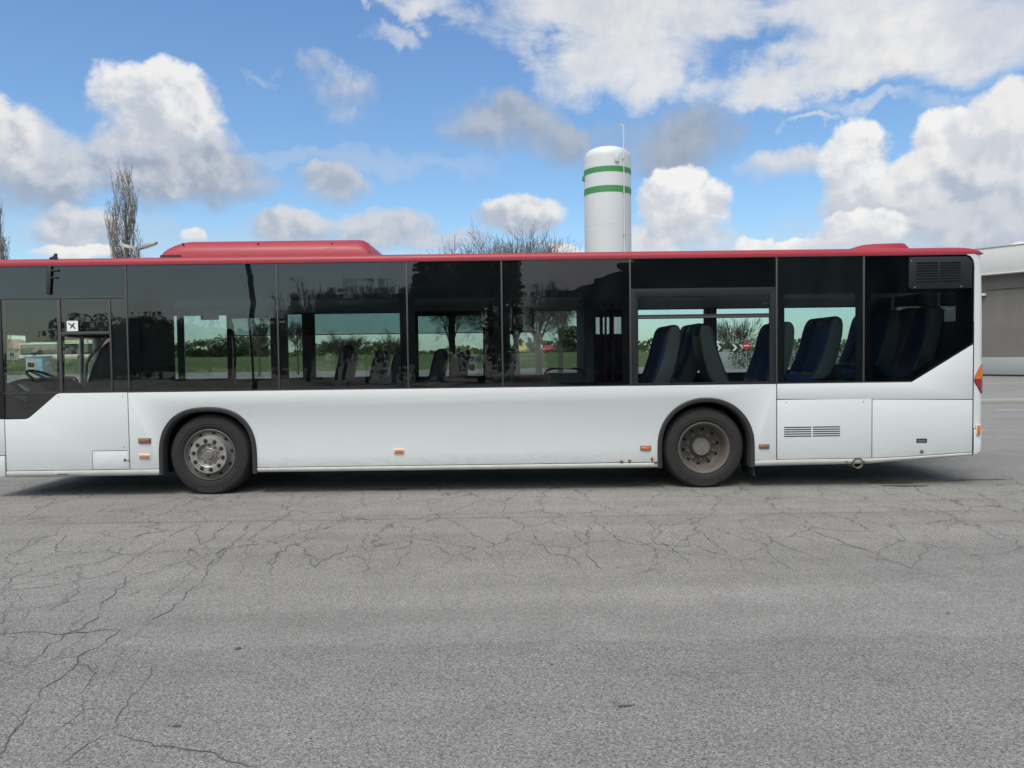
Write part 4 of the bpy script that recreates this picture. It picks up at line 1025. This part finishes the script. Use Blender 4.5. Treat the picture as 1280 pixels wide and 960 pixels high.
bx = MB(); bx.box(-4.13, -2.97, .12, .80, 1.06, 1.085); bx.box(-4.13, -2.97, .79, .81, .37, 1.086); bx.build('wheel_box', 'trim', bus, smooth=0)
MB().box(-4.1, -2.98, 1.75, 2.47, .37, 1.08).build('wheel_box', 'trim', bus, bevel=.03)
# partition and its windows ahead of the rear section, display panel
x, z = XZ(640, 416, 1.9); x1, _ = XZ(668, 416, 1.9)
dpn = MB(); zz = XZ(650, 373, 1.9)[1]; plate(dpn, rect(x, x1, z, zz), [rect(x + .03, x1 - .03, z + .04, zz - .05)], 1.9, 1.93); dpn = dpn.build('display_board', 'trim', bus, smooth=0)
MB().box(x + .025, x1 - .025, 1.912, 1.918, z + .03, zz - .04).build('board_glass', 'plainglass', dpn, smooth=0)
for q in (x, x1): MB().lathe_y([(.03, 1.95), (.03, 1.86), (.0001, 1.855)], q, z, 12).build('board_clamp', 'ink', dpn)
hr = MB(); P = lambda p, q, Y: at(p, q, Y)
hr.tube([P(681, 484, .95), P(681, 468, .95), P(683.5, 463, .95), P(689, 461, .95), P(722, 461, .95), P(728, 463, .95), P(731, 470, .95)], .017, 8)
hr.tube([P(80, 472, 1.6), P(93, 472, 1.6), P(96, 475, 1.6), P(96, 490, 1.6)], .018, 8)
hr.tube([P(293, 480, 2.25), P(294, 440, 2.25), P(290, 403, 2.25)], .018, 8); hr.tube([P(317, 480, 2.25), P(315, 440, 2.25), P(310, 392, 2.25)], .018, 8)
hr.tube([P(757, 476, 1.6), P(757, 380, 1.6)], .017, 8); hr.tube([P(766, 476, 1.4), P(766, 380, 1.4)], .017, 8)
hr.tube([P(-40, 400, 1.27)] + [P(q, r_, 1.27) for q, r_ in ((300, 396), (900, 388), (1200, 384))], .015, 6) if False else None
hr.build('handrail', 'handrail', bus)
gr_ = MB(); gr_.tube([P(133, 421, 1.1), P(112, 447, 1.1), P(108, 455, 1.1), P(106, 490, 1.1)], .022, 8); gr_.tube([P(136, 447, .9), P(116, 484, .9), P(113, 492, .9)], .012, 8); gr_.tube([P(102, 490, 1.9), P(102, 380, 1.9)], .03, 8); gr_.build('cab_door_rail', 'rail', bus)
bp_ = MB(); bp_.box(XZ(730, 440, 1.3)[0], XZ(742, 440, 1.3)[0], 1.3, 2.4, .4, 2.36); bp_.box(XZ(684, 470, 1.0)[0], XZ(740, 470, 1.0)[0], .97, 1.0, .4, XZ(700, 466, 1.0)[1]); bp_.build('partition', 'trim', bus, smooth=0)
# exit notice on the far door, read from outside
xa, za = XZ(575, 454, 2.46); xb, zb3 = XZ(603, 444, 2.46)
es = MB().box(xa, xb, 2.468, 2.474, za, zb3).build('exit_notice', 'film', bus, smooth=0)
text_mesh('notice_text', 'uscita', .125, 'ink', es, ((xa + xb) / 2, 2.4655, za + .035), (R(90), 0, R(180)))
xq, zq = XZ(590, 457, 2.46); MB().disc_y(xq, zq - .03, .05, 2.466, 20, .008).build('door_button_mark', 'ink', es)
ad = MB(); x0, z0 = XZ(251, 400, 2.3); x1, z1 = XZ(273, 382, 2.3); ad.box(x0, x1, 2.30, 2.31, z0, z1); ad.build('notice_sheet', 'sticker', bus, smooth=0)

# ------------------------------------------------------------------ behind the bus: tank, lamp, trees
def gd(px, py, Y):
    p = at(px, py, Y); return p.x, p.z
TX, TY, TR = 7.03, 45.0, 1.62
tank = empty('storage_tank', (TX, TY, 0), 0, 'tall white cylindrical storage tank with two green bands standing behind the bus', 'tank')
def lz(prof, name, mat, par, n=64, smooth=35):
    return MB().lathe_z(prof, 0, 0, n).build(name, mat, par, world=False, smooth=smooth)
lz([(0.001, .6), (TR * .7, .7), (TR, 1.0), (TR, 10.4), (TR + .006, 10.405), (TR + .006, 10.44), (TR, 10.445), (TR, 15.05), (TR * .985, 15.25), (TR * .93, 15.45), (TR * .80, 15.65), (TR * .6, 15.79), (TR * .3, 15.87), (.001, 15.89)], 'vessel', 'tankwhite', tank)
lz([(TR, 13.92), (TR + .012, 13.925), (TR + .012, 14.295), (TR, 14.30)], 'band', 'green', tank); lz([(TR, 12.56), (TR + .012, 12.565), (TR + .012, 12.995), (TR, 13.0)], 'band', 'green', tank)
m_ = MB()
for k in range(4):
    a = pi / 4 + k * pi / 2; m_.tube([(1.2 * cos(a), 1.2 * sin(a), 0), (1.2 * cos(a), 1.2 * sin(a), 1.2)], .14, 8)
m_.build('support_leg', 'steel', tank, world=False)
px_ = (at(780, 250, TY - 1.4).x - TX); pp = MB()
pp.tube([(px_, -1.42, 1.0), (px_, -1.42, 17.0), (px_ - .04, -1.42, 17.07), (px_ - .22, -1.42, 17.08)], .032, 8); pp.build('vent_pipe', 'offwhite', tank, world=False)
bk = MB()
for z in (3, 6, 9.6, 12.5, 14.75): bk.box(px_ - .09, px_ + .06, -1.46, -1.1, z, z + .07)
bk.build('pipe_bracket', 'steel', tank, world=False)
mw = MB(); mw.box(.30, .56, -1.68, -1.3, 14.55, 15.10); mw.build('access_cover', 'tankwhite', tank, world=False, bevel=.02)
nz = MB(); nz.box(-TR - .13, -TR + .1, -.25, .05, 13.62, 13.95); nz.build('side_nozzle', 'green', tank, world=False, bevel=.02)

lp = at(172, 310, 26.0)
lamp = empty('street_lamp', (lp.x, 26.0, 0), 0, 'grey street lamp with two slanted flat heads rising over the roof of the bus', 'street lamp')
MB().tube([(0, 0, 0), (0, 0, 6.45)], [.09, .055], 10, True).build('pole', 'lampgrey', lamp, world=False)
MB().tube([(0, 0, 6.35), (0, 0, 6.62)], [.075, .075], 10).build('pole_cap', 'lampgrey', lamp, world=False)
for s, L, dz_ in ((-1, .82, .22), (1, .88, .28)):
    hd = MB(); n = 4; vs = []
    for t, w, h in ((.06, .10, .05), (.25, .16, .06), (.5, .19, .07), (.85, .17, .05), (1.0, .10, .03)):
        x, z = s * L * t, 6.62 + dz_ * t
        vs += [(x, -w, z - h), (x, w, z - h), (x, w * .7, z + h), (x, -w * .7, z + h)]
    fs = [(i * 4 + k, i * 4 + (k + 1) % 4, i * 4 + 4 + (k + 1) % 4, i * 4 + 4 + k) for i in range(4) for k in range(4)] + [(0, 1, 2, 3), (16, 17, 18, 19)]
    o = hd.add(vs, fs).build('lamp_head', 'lampgrey', lamp, world=False)
    gl = MB(); vs = []
    for t, w in ((.35, .13), (.9, .12)): vs += [(s * L * t, -w, 6.62 + dz_ * t - .085), (s * L * t, w, 6.62 + dz_ * t - .085), (s * L * t, w, 6.62 + dz_ * t - .05), (s * L * t, -w, 6.62 + dz_ * t - .05)]
    gl.add(vs, [(0, 1, 2, 3), (4, 5, 6, 7), (0, 1, 5, 4), (1, 2, 6, 5), (2, 3, 7, 6), (3, 0, 4, 7)]).build('lamp_glass', 'offwhite', o, world=False, smooth=0)

def perp(d, rnd):
    a = d.orthogonal().normalized(); b = d.cross(a).normalized(); t = rnd.uniform(0, 2 * pi)
    return a * cos(t) + b * sin(t)
def grow(mb, rnd, p, d, L, r, depth, spread, up, wob=.18, kids=(3, 5), tw=.010):
    n = 4 if depth > 0 else 3; path = [p]; rs = [r]; dirs = [d]
    for i in range(n):
        d = (d + perp(d, rnd) * rnd.uniform(0, wob) + Vector((0, 0, up))).normalized()
        p = p + d * (L / n); path.append(p); rs.append(max(tw, r * (1 - .62 * (i + 1) / n))); dirs.append(d)
    mb.tube(path, rs, 6 if r > .06 else (4 if r > .02 else 3), False)
    if depth <= 0: return
    for k in range(rnd.randint(*kids)):
        i = rnd.randint(1, n); t = dirs[i]
        nd = (t * cos(spread) + perp(t, rnd) * sin(spread) * rnd.uniform(.6, 1.25)).normalized()
        grow(mb, rnd, path[i] - t * 0.0, nd, L * rnd.uniform(.55, .78), max(tw, rs[i] * rnd.uniform(.55, .75)), depth - 1, spread, up, wob, kids, tw)
    grow(mb, rnd, path[-1], d, L * .7, rs[-1], depth - 1, spread, up, wob, kids, tw)
def bare_tree(name, x, y, h, label, group=None, seed=1, spread=.62, stems=4, trunk=.28, up=.05, mat='bark', depth=4, width=1., th=None, cat='tree', lean=.35, rz=0, kids=(3, 4), tw=.013, rk=1.0):
    rnd = random.Random(seed); root = empty(name, (x, y, 0), rz, label, cat, group)
    th = th if th is not None else h * .22; r0 = h * .018
    t = MB().tube([(0, 0, -.1), (.02, 0, th * .5), (0, .02, th)], [r0 * 1.35, r0 * 1.05, r0 * .95], 10, False)
    br = MB(); L = (h - th) * .34
    for k in range(stems):
        a = 2 * pi * (k + rnd.uniform(-.25, .25)) / stems; l = lean * rnd.uniform(.5, 1.2)
        d = Vector((cos(a) * l, sin(a) * l, 1)).normalized()
        grow(br, rnd, Vector((0, 0, th * rnd.uniform(.85, 1.0))), d, L * rnd.uniform(.85, 1.1), rk * r0 * rnd.uniform(.5, .72), depth, spread, up, kids=kids, tw=tw)
    zm = max(v[2] for v in br.v); k = (h - th) / (zm - th)
    br.v = [(X * width * k, Y * width * k, th + (Z - th) * k) for X, Y, Z in br.v]
    t.build('trunk', mat, root, world=False, smooth=60); br.build('branches', mat, root, world=False, smooth=60)
    return root
def poplar(x, y, h, wdt, label, seed):
    rnd = random.Random(seed); root = empty('poplar_tree', (x, y, 0), 0, label, 'tree', 'bare poplars behind the bus')
    t = MB().tube([(0, 0, -.1), (.05, 0, h * .3), (-.05, .05, h * .6), (0, 0, h * .85)], [.42, .30, .2, .07], 8, False); b = MB()
    for k in range(74):
        z0 = h * (.08 + .70 * (k / 74) ** 1.0); a = rnd.uniform(0, 2 * pi); out = wdt * rnd.uniform(.45, 1.0)
        L = min(h * rnd.uniform(.20, .36), h * 1.01 - z0) * (1 if rnd.random() < .8 else .8)
        zt_ = (z0 + L) / h; env = (1.25 - .55 * zt_) * (1 - max(0, zt_ - .86) * 3.2)
        out *= max(.18, env); pth = []; rs = []; r0 = rnd.uniform(.045, .10) * (1 - .5 * z0 / h); p = Vector((0, 0, z0))
        for i in range(7):
            q = i / 6; rr = out * (1 - (1 - q) ** 2.2); pth.append(Vector((cos(a) * rr + rnd.uniform(-.1, .1), sin(a) * rr + rnd.uniform(-.1, .1), z0 + L * q))); rs.append(max(.014, r0 * (1 - .8 * q)))
        b.tube(pth, rs, 4, False)
        for j in range(14):
            i = rnd.randint(1, 5); q = rnd.random(); s_ = pth[i].lerp(pth[i + 1], q); aa = rnd.uniform(0, 2 * pi); l = rnd.uniform(.5, 1.7)
            e = s_ + Vector((cos(aa) * l * .26, sin(aa) * l * .26, l)); mdl = s_.lerp(e, .5) + Vector((cos(aa), sin(aa), 0)) * .10 * l
            b.tube([s_, mdl, e], [.022, .017, .011], 3, False)
            for jj in range(3):
                s2 = mdl.lerp(e, rnd.random()); a2 = rnd.uniform(0, 2 * pi); l2 = rnd.uniform(.2, .6)
                b.tube([s2, s2 + Vector((cos(a2) * l2 * .4, sin(a2) * l2 * .4, l2))], [.013, .009], 3, False)
    t.build('trunk', 'barkpop', root, world=False, smooth=60); b.build('branches', 'barkpop', root, world=False, smooth=60)
q = at(155, 200, 75); poplar(q.x, 75, q.z * .925, 2.25, 'tall narrow bare poplar behind the double street lamp', 4)
q = at(-9, 250, 78); poplar(q.x, 78, q.z * .95, 2.0, 'bare poplar cut by the left edge of the photo', 9)
GT = 'bare trees behind the bus'
for px, py, Y, sd, wd, lab in ((562, 288, 52, 21, .62, 'bare tree showing twigs above the roof left of the tallest tree'), (614, 282, 56, 22, .75, 'bare tree just left of the tallest bare tree over the roof'), (643, 271, 50, 23, .9, 'tallest bare tree above the middle of the bus roof'),
                               (671, 283, 44, 24, .62, 'bare tree with several slanting stems between the tallest tree and the tank'), (699, 309, 60, 25, .35, 'low bare tree just left of the white tank')):
    q = at(px, py, Y); bare_tree('bare_tree', q.x, Y, q.z, lab, GT, sd, width=wd, stems=6, mat='bark', depth=4, spread=.72, up=.02, lean=.5, tw=.011, kids=(4, 5))
for px, py, Y, sd, lab in ((322, 392, 60, 31, 'small bare tree seen through the bus window beside the red poles'), (371, 398, 64, 32, 'small bare tree with forked trunk seen through the second bus window')):
    q = at(px, py, Y); bare_tree('bare_tree', q.x, Y, q.z, lab, 'small trees seen through the bus', sd, stems=3, depth=4, width=.9, th=q.z * .3)
GP = 'pollarded trees along the verge'
for px, py, Y, sd, lab in ((918, 392, 76, 41, 'fan shaped pollarded tree behind the no entry sign'), (433, 410, 88, 42, 'pollarded tree with a fan of twigs above a seat back'), (498, 408, 90, 43, 'pollarded tree seen at the right end of the second window')):
    q = at(px, py, Y); bare_tree('pollarded_tree', q.x, Y, q.z, lab, GP, sd, spread=.42, stems=15, depth=3, th=q.z * .24, lean=1.0, up=.02, mat='barkdark', kids=(3, 4), tw=.010, rk=.38)

# leafy masses
def foliage(name, label, cat, x, y, w, d, h, z0, mat, n=3000, leaf=.16, seed=1, group=None, trunk=True, shape='round', kind=None):
    rnd = random.Random(seed); root = empty(name, (x, y, 0), 0, label, cat, group); mb = MB()
    lobes = [(rnd.uniform(-.6, .6), rnd.uniform(-.5, .5), rnd.uniform(.15, .85), rnd.uniform(.22, .42)) for _ in range(16)]
    for _ in range(n):
        if shape == 'cone':
            t = rnd.random() ** 1.4; a = rnd.uniform(0, 2 * pi); rr = (1 - t) ** .8 * rnd.uniform(.35, 1.05)
            p = Vector((cos(a) * rr * w / 2, sin(a) * rr * d / 2, z0 + t * (h - z0)))
        elif shape == 'box':
            p = Vector((rnd.uniform(-.5, .5) * w, rnd.uniform(-.5, .5) * d, z0 + (h - z0) * rnd.random() ** .7 * rnd.uniform(.9, 1.04)))
        else:
            lx, ly, lz_, lr = rnd.choice(lobes); v = Vector((rnd.gauss(0, 1), rnd.gauss(0, 1), rnd.gauss(0, 1))).normalized() * lr * rnd.random() ** .4
            p = Vector(((lx + v.x) * w / 2, (ly + v.y) * d / 2, z0 + (lz_ + v.z * .8) * (h - z0)))
        a = Vector((rnd.uniform(-1, 1), rnd.uniform(-1, 1), rnd.uniform(-.6, .6))).normalized() * leaf * rnd.uniform(.6, 1.3); b = a.cross(Vector((rnd.uniform(-1, 1), rnd.uniform(-1, 1), 1))).normalized() * leaf * .5
        mb.add([p - a, p + b, p + a, p - b], [(0, 1, 2, 3)])
    mb.build('foliage', mat, root, world=False, smooth=0)
    MB().tube([(0, 0, -.1), (0, 0, z0 + (h - z0) * .6)], [h * .03, h * .012], 7, False).build('trunk', 'barkdark', root, world=False)
    return root
# low wall, hedge and signs seen through the rear windows
def wall_box(name, label, cat, pxa, pxb, Y, z1, mat, d=.25, coping=None):
    xa, xb = at(pxa, 440, Y).x, at(pxb, 440, Y).x; root = empty(name, ((xa + xb) / 2, Y, 0), 0, label, cat); w = (xb - xa) / 2
    MB().box(-w, w, -d / 2, d / 2, -.05, z1).build('wall_body', mat, root, world=False, bevel=.02)
    if coping: MB().box(-w - .04, w + .04, -d / 2 - .05, d / 2 + .05, z1, z1 + .12).build('coping', coping, root, world=False, bevel=.02)
    return root
wall_box('low_wall', 'low grey boundary wall behind the no entry sign', 'wall', 880, 1085, 71, 1.75, 'plinth', .3, 'kerb')
xa = at(1000, 440, 64).x; foliage('hedge', 'clipped green hedge seen through the rear side window', 'hedge', xa + 5, 66, 22, 2.0, 2.1, .0, 'hedge', 5200, .16, 5, shape='box')
def pole_sign(name, label, cat, px, py, Y, kind, group=None):
    p = at(px, py, Y); root = empty(name, (p.x, Y, 0), 0, label, cat, group); z = p.z
    if kind == 'noentry':
        MB().tube([(0, .03, 0), (0, .03, z + .35)], .035, 8).build('post', 'steel', root, world=False)
        s = MB().lathe_y([(.001, .0), (.36, .0), (.36, -.02), (.001, -.021)], 0, z, 32).build('sign_disc', 'signred', root, world=False)
        MB().box(-.26, .26, -.028, -.0205, z - .055, z + .055).build('white_bar', 'signwhite', s, world=False, smooth=0)
    else:
        for x in (-.25, .25): MB().tube([(x, .04, 0), (x, .04, z + .2)], .03, 8).build('post', 'steel', root, world=False)
        s = MB().box(-.38, .38, -.02, .0, z - .38, z + .38).build('sign_board', 'signblack', root, world=False, bevel=.01)
        MB().prism([(-.22, .3), (.0, .3), (.26, 0), (.0, -.3), (-.22, -.3), (.04, 0)], -.027, -.0205).build('chevron', 'signwhite', s, world=False, smooth=0)
        for q in (s.children[0],): q.location = (0, 0, z)
    return root
pole_sign('no_entry_sign', 'round red no entry sign with white bar', 'road sign', 933, 432, 62, 'noentry')
for px, lab in ((898, 'leftmost white chevron board, farthest from the no entry sign'), (918, 'middle one of three white chevron boards'), (926.5, 'chevron board nearest the no entry sign')):
    pole_sign('chevron_sign', lab, 'road sign', px, 434.5, 61.5 if px != 926.5 else 66, 'chev', 'chevron boards at the bend')

# parked bus, house, booth beyond the verge
def far_bus():
    Y = 118; z0 = 1.75; xa, xb = at(23, 435, Y).x, at(126, 435, Y).x; L = xb - xa
    root = empty('parked_bus', ((xa + xb) / 2, Y, z0), 0, 'distant parked bus with dark side, orange ends and pale green roof seen through the cab', 'bus'); h = L / 2
    b = MB(); b.box(-h, h, 0, 2.5, .35, .95); b.build('body', 'offwhite', root, world=False, bevel=.06)
    MB().box(-h + .35, h - .35, -.01, 2.51, .96, 2.62).build('window_band', 'hole', root, world=False, bevel=.03)
    for s in (-1, 1): MB().box(min(s * h, s * (h - .34)), max(s * h, s * (h - .34)), .0, 2.5, .96, 2.66).build('end_panel', 'orange', root, world=False, bevel=.05)
    MB().box(-h, h, 0, 2.5, 2.63, 2.8).build('roof', 'offwhite', root, world=False, bevel=.06)
    for a, c, m_ in ((-.75, -.15, 'roofpod'), (.05, .6, 'roofpod'), (.66, .9, 'offwhite')): MB().box(a * h, c * h, .5, 2.0, 2.8, 3.25).build('roof_pod', m_, root, world=False, bevel=.1)
    for x in (-.62, .5): MB().lathe_y([(.001, -.02), (.48, -.02), (.48, .28), (.001, .28)], x * h, .46, 24).build('wheel', 'tyre', root, world=False)
    wn = MB()
    for k in range(8): wn.box(-h + .55 + k * (2 * h - 1.1) / 8 + .05, -h + .55 + (k + 1) * (2 * h - 1.1) / 8 - .05, -.03, -.01, 1.25, 2.4)
    wn.build('windows', 'plainglass', root, world=False, smooth=0)
far_bus()
def house(px0, px1, Y, eave, ridge, label, wallm, seed, z0=1.8, doors=True):
    xa, xb = at(px0, 440, Y).x, at(px1, 440, Y).x; h = (xb - xa) / 2
    root = empty('house', ((xa + xb) / 2, Y, z0), 0, label, 'house')
    MB().box(-h, h, 0, 9, 0, eave).build('wall', wallm, root, world=False)
    r = MB(); r.add([(-h - .4, -.5, eave - .1), (h + .4, -.5, eave - .1), (h + .4, 9.5, eave - .1), (-h - .4, 9.5, eave - .1), (-h + 2.5, 4.5, ridge), (h - 2.5, 4.5, ridge)], [(0, 1, 5, 4), (1, 2, 5), (2, 3, 4, 5), (3, 0, 4), (0, 3, 2, 1)])
    r = r.build('roof', 'tile', root, world=False, smooth=0)
    MB().box(-h * .4, -h * .4 + .8, 4, 4.8, ridge - 1.2, ridge + .7).build('chimney', 'plaster', r, world=False)
    k = max(3, int(2 * h / 4))
    for i in range(k):
        x = -h + (i + .5) * 2 * h / k
        w = MB().box(x - .6, x + .6, -.06, .02, eave * .38, eave * .72).build('window', 'offwhite', root, world=False)
        MB().box(x - .5, x + .5, -.075, -.055, eave * .40, eave * .70).build('pane', 'plainglass', w, world=False, smooth=0)
house(-30, 24, 150, 2.6, at(10, 424, 154).z - 1.8, 'low house with shallow brown hip roof at the left end of the distant bus', 'plaster', 1)
house(62, 145, 160, 3.2, at(100, 418, 164).z - 1.8, 'long brown roofed house behind the distant parked bus', 'yellowplaster', 2)
def booth():
    Y = 72.5; p = at(49.5, 469, Y); w = (at(61, 456, Y).x - at(38, 456, Y).x) / 2; root = empty('booth', (p.x, Y, 0), 0, 'small rounded blue and grey booth at the edge of the grass', 'booth')
    h = at(49, 447, Y).z
    MB().prism_z(rrect(-w, w, -w, w, .35, 5), 0, h).build('cabin', 'boothgrey', root, world=False)
    MB().prism_z(rrect(-w - .06, w + .06, -w - .06, w + .06, .38, 5), h, h + .22).build('roof', 'paleblue', root, world=False, bevel=.06)
    MB().box(w * .42, w * .98, -w - .03, -w + .2, .1, h - .25).build('side_panel', 'paleblue', root, world=False, bevel=.03)
    d = MB().box(-w * .75, w * .25, -w - .03, -w + .05, .2, h - .35).build('door', 'boothgrey', root, world=False, bevel=.02)
    MB().box(-w * .6, w * .1, -w - .045, -w - .02, h * .5, h - .5).build('pane', 'plainglass', d, world=False, smooth=0)
booth()
def car(px, Y, z0, paint, label, rz=0.):
    x = at(px, 440, Y).x; root = empty('parked_car', (x, Y, z0), rz, label, 'car', 'cars parked beyond the verge')
    side = [(-2.1, .30), (-2.12, .62), (-2.0, .80), (-1.15, .92), (-.55, 1.36), (.75, 1.40), (1.5, 1.0), (2.0, .92), (2.12, .70), (2.1, .30)]
    MB().prism(side, -.82, .82).build('body', paint, root, world=False, bevel=.06)
    for s in (-1, 1):
        y0, y1 = (-.835, -.80) if s < 0 else (.80, .835)
        MB().prism([(-1.0, .95), (-.5, 1.30), (.08, 1.32), (.08, .95)], y0, y1).build('window', 'plainglass', root, world=False, smooth=0)
        MB().prism([(.14, .95), (.14, 1.32), (.70, 1.32), (1.25, .98)], y0, y1).build('window', 'plainglass', root, world=False, smooth=0)
        for xx in (-1.3, 1.3):
            w = MB().lathe_y([(.001, y0 - .02), (.2, y0 - .02), (.31, y0 - .01), (.31, y1 + .02), (.001, y1 + .02)], xx, .31, 20).build('wheel', 'tyre', root, world=False)
            MB().lathe_y([(.19, y0 - .03), (.001, y0 - .035)], xx, .31, 16).build('rim', 'rail', w, world=False)
    for xx, m_ in ((-2.13, 'offwhite'), (2.11, 'signred')):
        for yy in (-.6, .6): MB().box(xx - .01, xx + .03, yy - .15, yy + .15, .62, .74).build('headlight' if xx < 0 else 'tail_light', m_, root, world=False, bevel=.01)
for px, Y, p_, lab, rz in ((702, 130, 'carwhite', 'silver parked car seen through the fourth bus window', .3), (722, 138, 'carblue', 'dark blue parked car at the right end of the distant car row', .2), (688, 126, 'carred', 'red parked car among the distant cars', 1.2), (654, 128, 'caryellow', 'yellow parked car at the left of the distant cars', 1.4)):
    car(px, Y, 1.88, p_, lab, rz)
for px, py, Y, w, sd in ((716, 410, 120, 9, 51), (300, 418, 150, 16, 52), (455, 424, 170, 30, 53), (250, 424, 165, 22, 56)):
    q = at(px, py, Y); lab = {716: 'olive leafy bush beside the distant cars', 300: 'leafy tree clump beyond the verge by the red poles', 455: 'wide low tree clump on the horizon in the second window', 250: 'leafy clump on the horizon left of the red poles'}[px]
    foliage('leafy_tree', lab, 'tree', q.x, Y, w, 6, q.z, 1.9, 'hedge', 2600, .35, sd, 'leafy clumps on the horizon')
tl = MB(); rnd = random.Random(8)
for k in range(9000):
    x = rnd.uniform(-420, 420); hgt = 4 + 3.0 * sin(x * .045) * sin(x * .013 + 1) + 1.5 * sin(x * .21)
    y = 330 + rnd.uniform(-8, 8); z = 2 + rnd.random() ** 1.2 * max(1.5, hgt); s = rnd.uniform(.5, 1.3)
    a = Vector((rnd.uniform(-1, 1), rnd.uniform(-.5, .5), rnd.uniform(-1, 1))).normalized() * s; b = a.cross(Vector((0, 1, .2))).normalized() * s * .8
    p = Vector((x, y, z)); tl.add([p - a, p + b, p + a, p - b], [(0, 1, 2, 3)])
tag(tl.build('distant_wood', 'hedge', smooth=0), 'far strip of woodland along the horizon behind the bus', 'woodland', kind='stuff')

# concrete building on the right
def depot():
    A = Vector((27.3, 36.9, 0)); U = Vector((.57, -.82, 0)).normalized(); ang = atan2(U.y, U.x)
    root = empty('concrete_building', A, ang, 'grey concrete building with pale fascia behind the rear of the bus', 'building')
    L = 22
    MB().box(0, L, .35, 14, 1.10, 6.0).build('wall', 'wall', root, world=False)
    MB().box(-.05, L, .22, 14, .10, 1.10).build('plinth', 'plinth', root, world=False, bevel=.02)
    MB().box(-.02, L, .26, 14, -.02, .10).build('base_strip', 'gap', root, world=False)
    f = MB().box(-.3, L + .3, -.25, 14.3, 5.92, 7.42).build('fascia', 'fascia', root, world=False, bevel=.02)
    MB().box(-.32, L + .32, -.29, 14.32, 5.89, 5.95).build('fascia_drip', 'fascia', f, world=False, bevel=.01)
    MB().box(-.32, L + .32, -.28, 14.32, 7.42, 7.47).build('coping', 'kerb', f, world=False)
    MB().box(.55, 1.0, .1, .36, 4.72, 4.86).build('wall_lamp', 'offwhite', root, world=False, bevel=.02)
    MB().tube([(1.0, .28, 5.1), (L, .28, 5.1)], .04, 6).build('conduit', 'wall', root, world=False)
    j = MB()
    for x in (5.5, 11, 16.5): j.box(x - .02, x + .02, .34, .36, 1.1, 5.9)
    j.build('wall_joint', 'gap', root, world=False, smooth=0)
depot()

# ------------------------------------------------------------------ across the yard, behind the viewer (mirrored in the glass)
def mir(px, py, a):
    p = at(px, py, a); return p.x, -a, p.z
for px, py, a_, sd, wd in ((385, 345, 42, 61, .9), (420, 352, 44, 62, .9), (455, 348, 43, 63, 1.0), (490, 340, 42, 64, 1.0), (690, 345, 60, 65, .9)):
    x, y, z = mir(px, py, a_)
    bare_tree('bare_tree', x, y, z, {385: 'bare tree mirrored at the left side of the second window', 420: 'bare tree mirrored left of the middle of the second window', 455: 'bare tree mirrored right of the middle of the second window', 490: 'bare tree mirrored at the right side of the second window', 690: 'bare tree mirrored low in the fourth window'}[px], 'bare trees mirrored in the glass', sd, width=wd, stems=5, mat='barkdark', depth=4)
for px, py, a_, w, sd, lab in ((548, 318, 40, 5.0, 71, 'dark evergreen mirrored in the left part of the third window'), (598, 300, 42, 6.5, 72, 'larger dark evergreen mirrored in the middle of the third window'), (520, 352, 46, 5, 73, 'short dark evergreen mirrored beside the seam of the third window')):
    x, y, z = mir(px, py, a_); foliage('evergreen_tree', lab, 'tree', x, y, w, w, z, 1.0, 'ever', 5200, .30, sd, 'evergreens mirrored in the glass', shape='round')
for px, py, a_, w, sd, lab in ((200, 402, 60, 14, 81, 'leafy bush mirrored at the left of the first window'), (260, 398, 62, 16, 82, 'leafy bush mirrored in the middle of the first window'), (325, 402, 60, 12, 83, 'leafy bush mirrored at the right of the first window'), (110, 400, 60, 18, 84, 'leafy bush mirrored in the cab window'), (430, 385, 58, 22, 85, 'wide leafy bush mirrored under the bare trees')):
    x, y, z = mir(px, py, a_); foliage('bush', lab, 'bush', x, y, w, 6, z, .2, 'ever', 3000, .35, sd, 'bushes mirrored in the glass')
x, y, z = mir(312, 330, 12)
lpost = empty('utility_pole', (x, y, 0), 0, 'dark slender pole mirrored at the right of the first window', 'pole')
MB().tube([(.06, 0, 0), (.04, 0, 3.5), (-.05, 0, 4.4), (-.1, 0, 7.5)], [.07, .07, .075, .06], 10).build('pole', 'ink', lpost, world=False)
MB().tube([(-.1, 0, 7.4), (.5, 0, 7.6), (.9, 0, 7.6)], [.05, .04, .04], 8).build('bracket', 'ink', lpost, world=False)
def hall():
    out = [mir(p, q, 25) for p, q in ((700, 374), (694, 370), (742, 352), (790, 325), (850, 296), (960, 280), (1340, 276))]
    pts = [(p[0], p[2]) for p in out]; x0 = pts[0][0]; x1 = pts[-1][0]
    root = empty('depot_hall', ((x0 + x1) / 2, -25, 0), 0, 'dark depot hall with sloping roof mirrored in the windows from the middle to the rear', 'building'); cx = (x0 + x1) / 2
    P_ = [(x - cx, z) for x, z in pts]
    MB().prism([(P_[0][0] + .5, 0)] + [(x + .3, z - .25) for x, z in P_[1:]] + [(P_[-1][0], 0)], -22, -.6).build('wall', 'hall', root, world=False, smooth=0)
    rf = [(x, z) for x, z in P_[1:]]; MB().prism(rf + [(x, z - .25) for x, z in rf[::-1]], -22.5, 0).build('roof', 'hallroof', root, world=False, smooth=0)
    d = MB().box(P_[0][0] + 6, P_[0][0] + 11, -.66, -.58, 0, 4.2).build('door', 'hallroof', root, world=False)
hall()
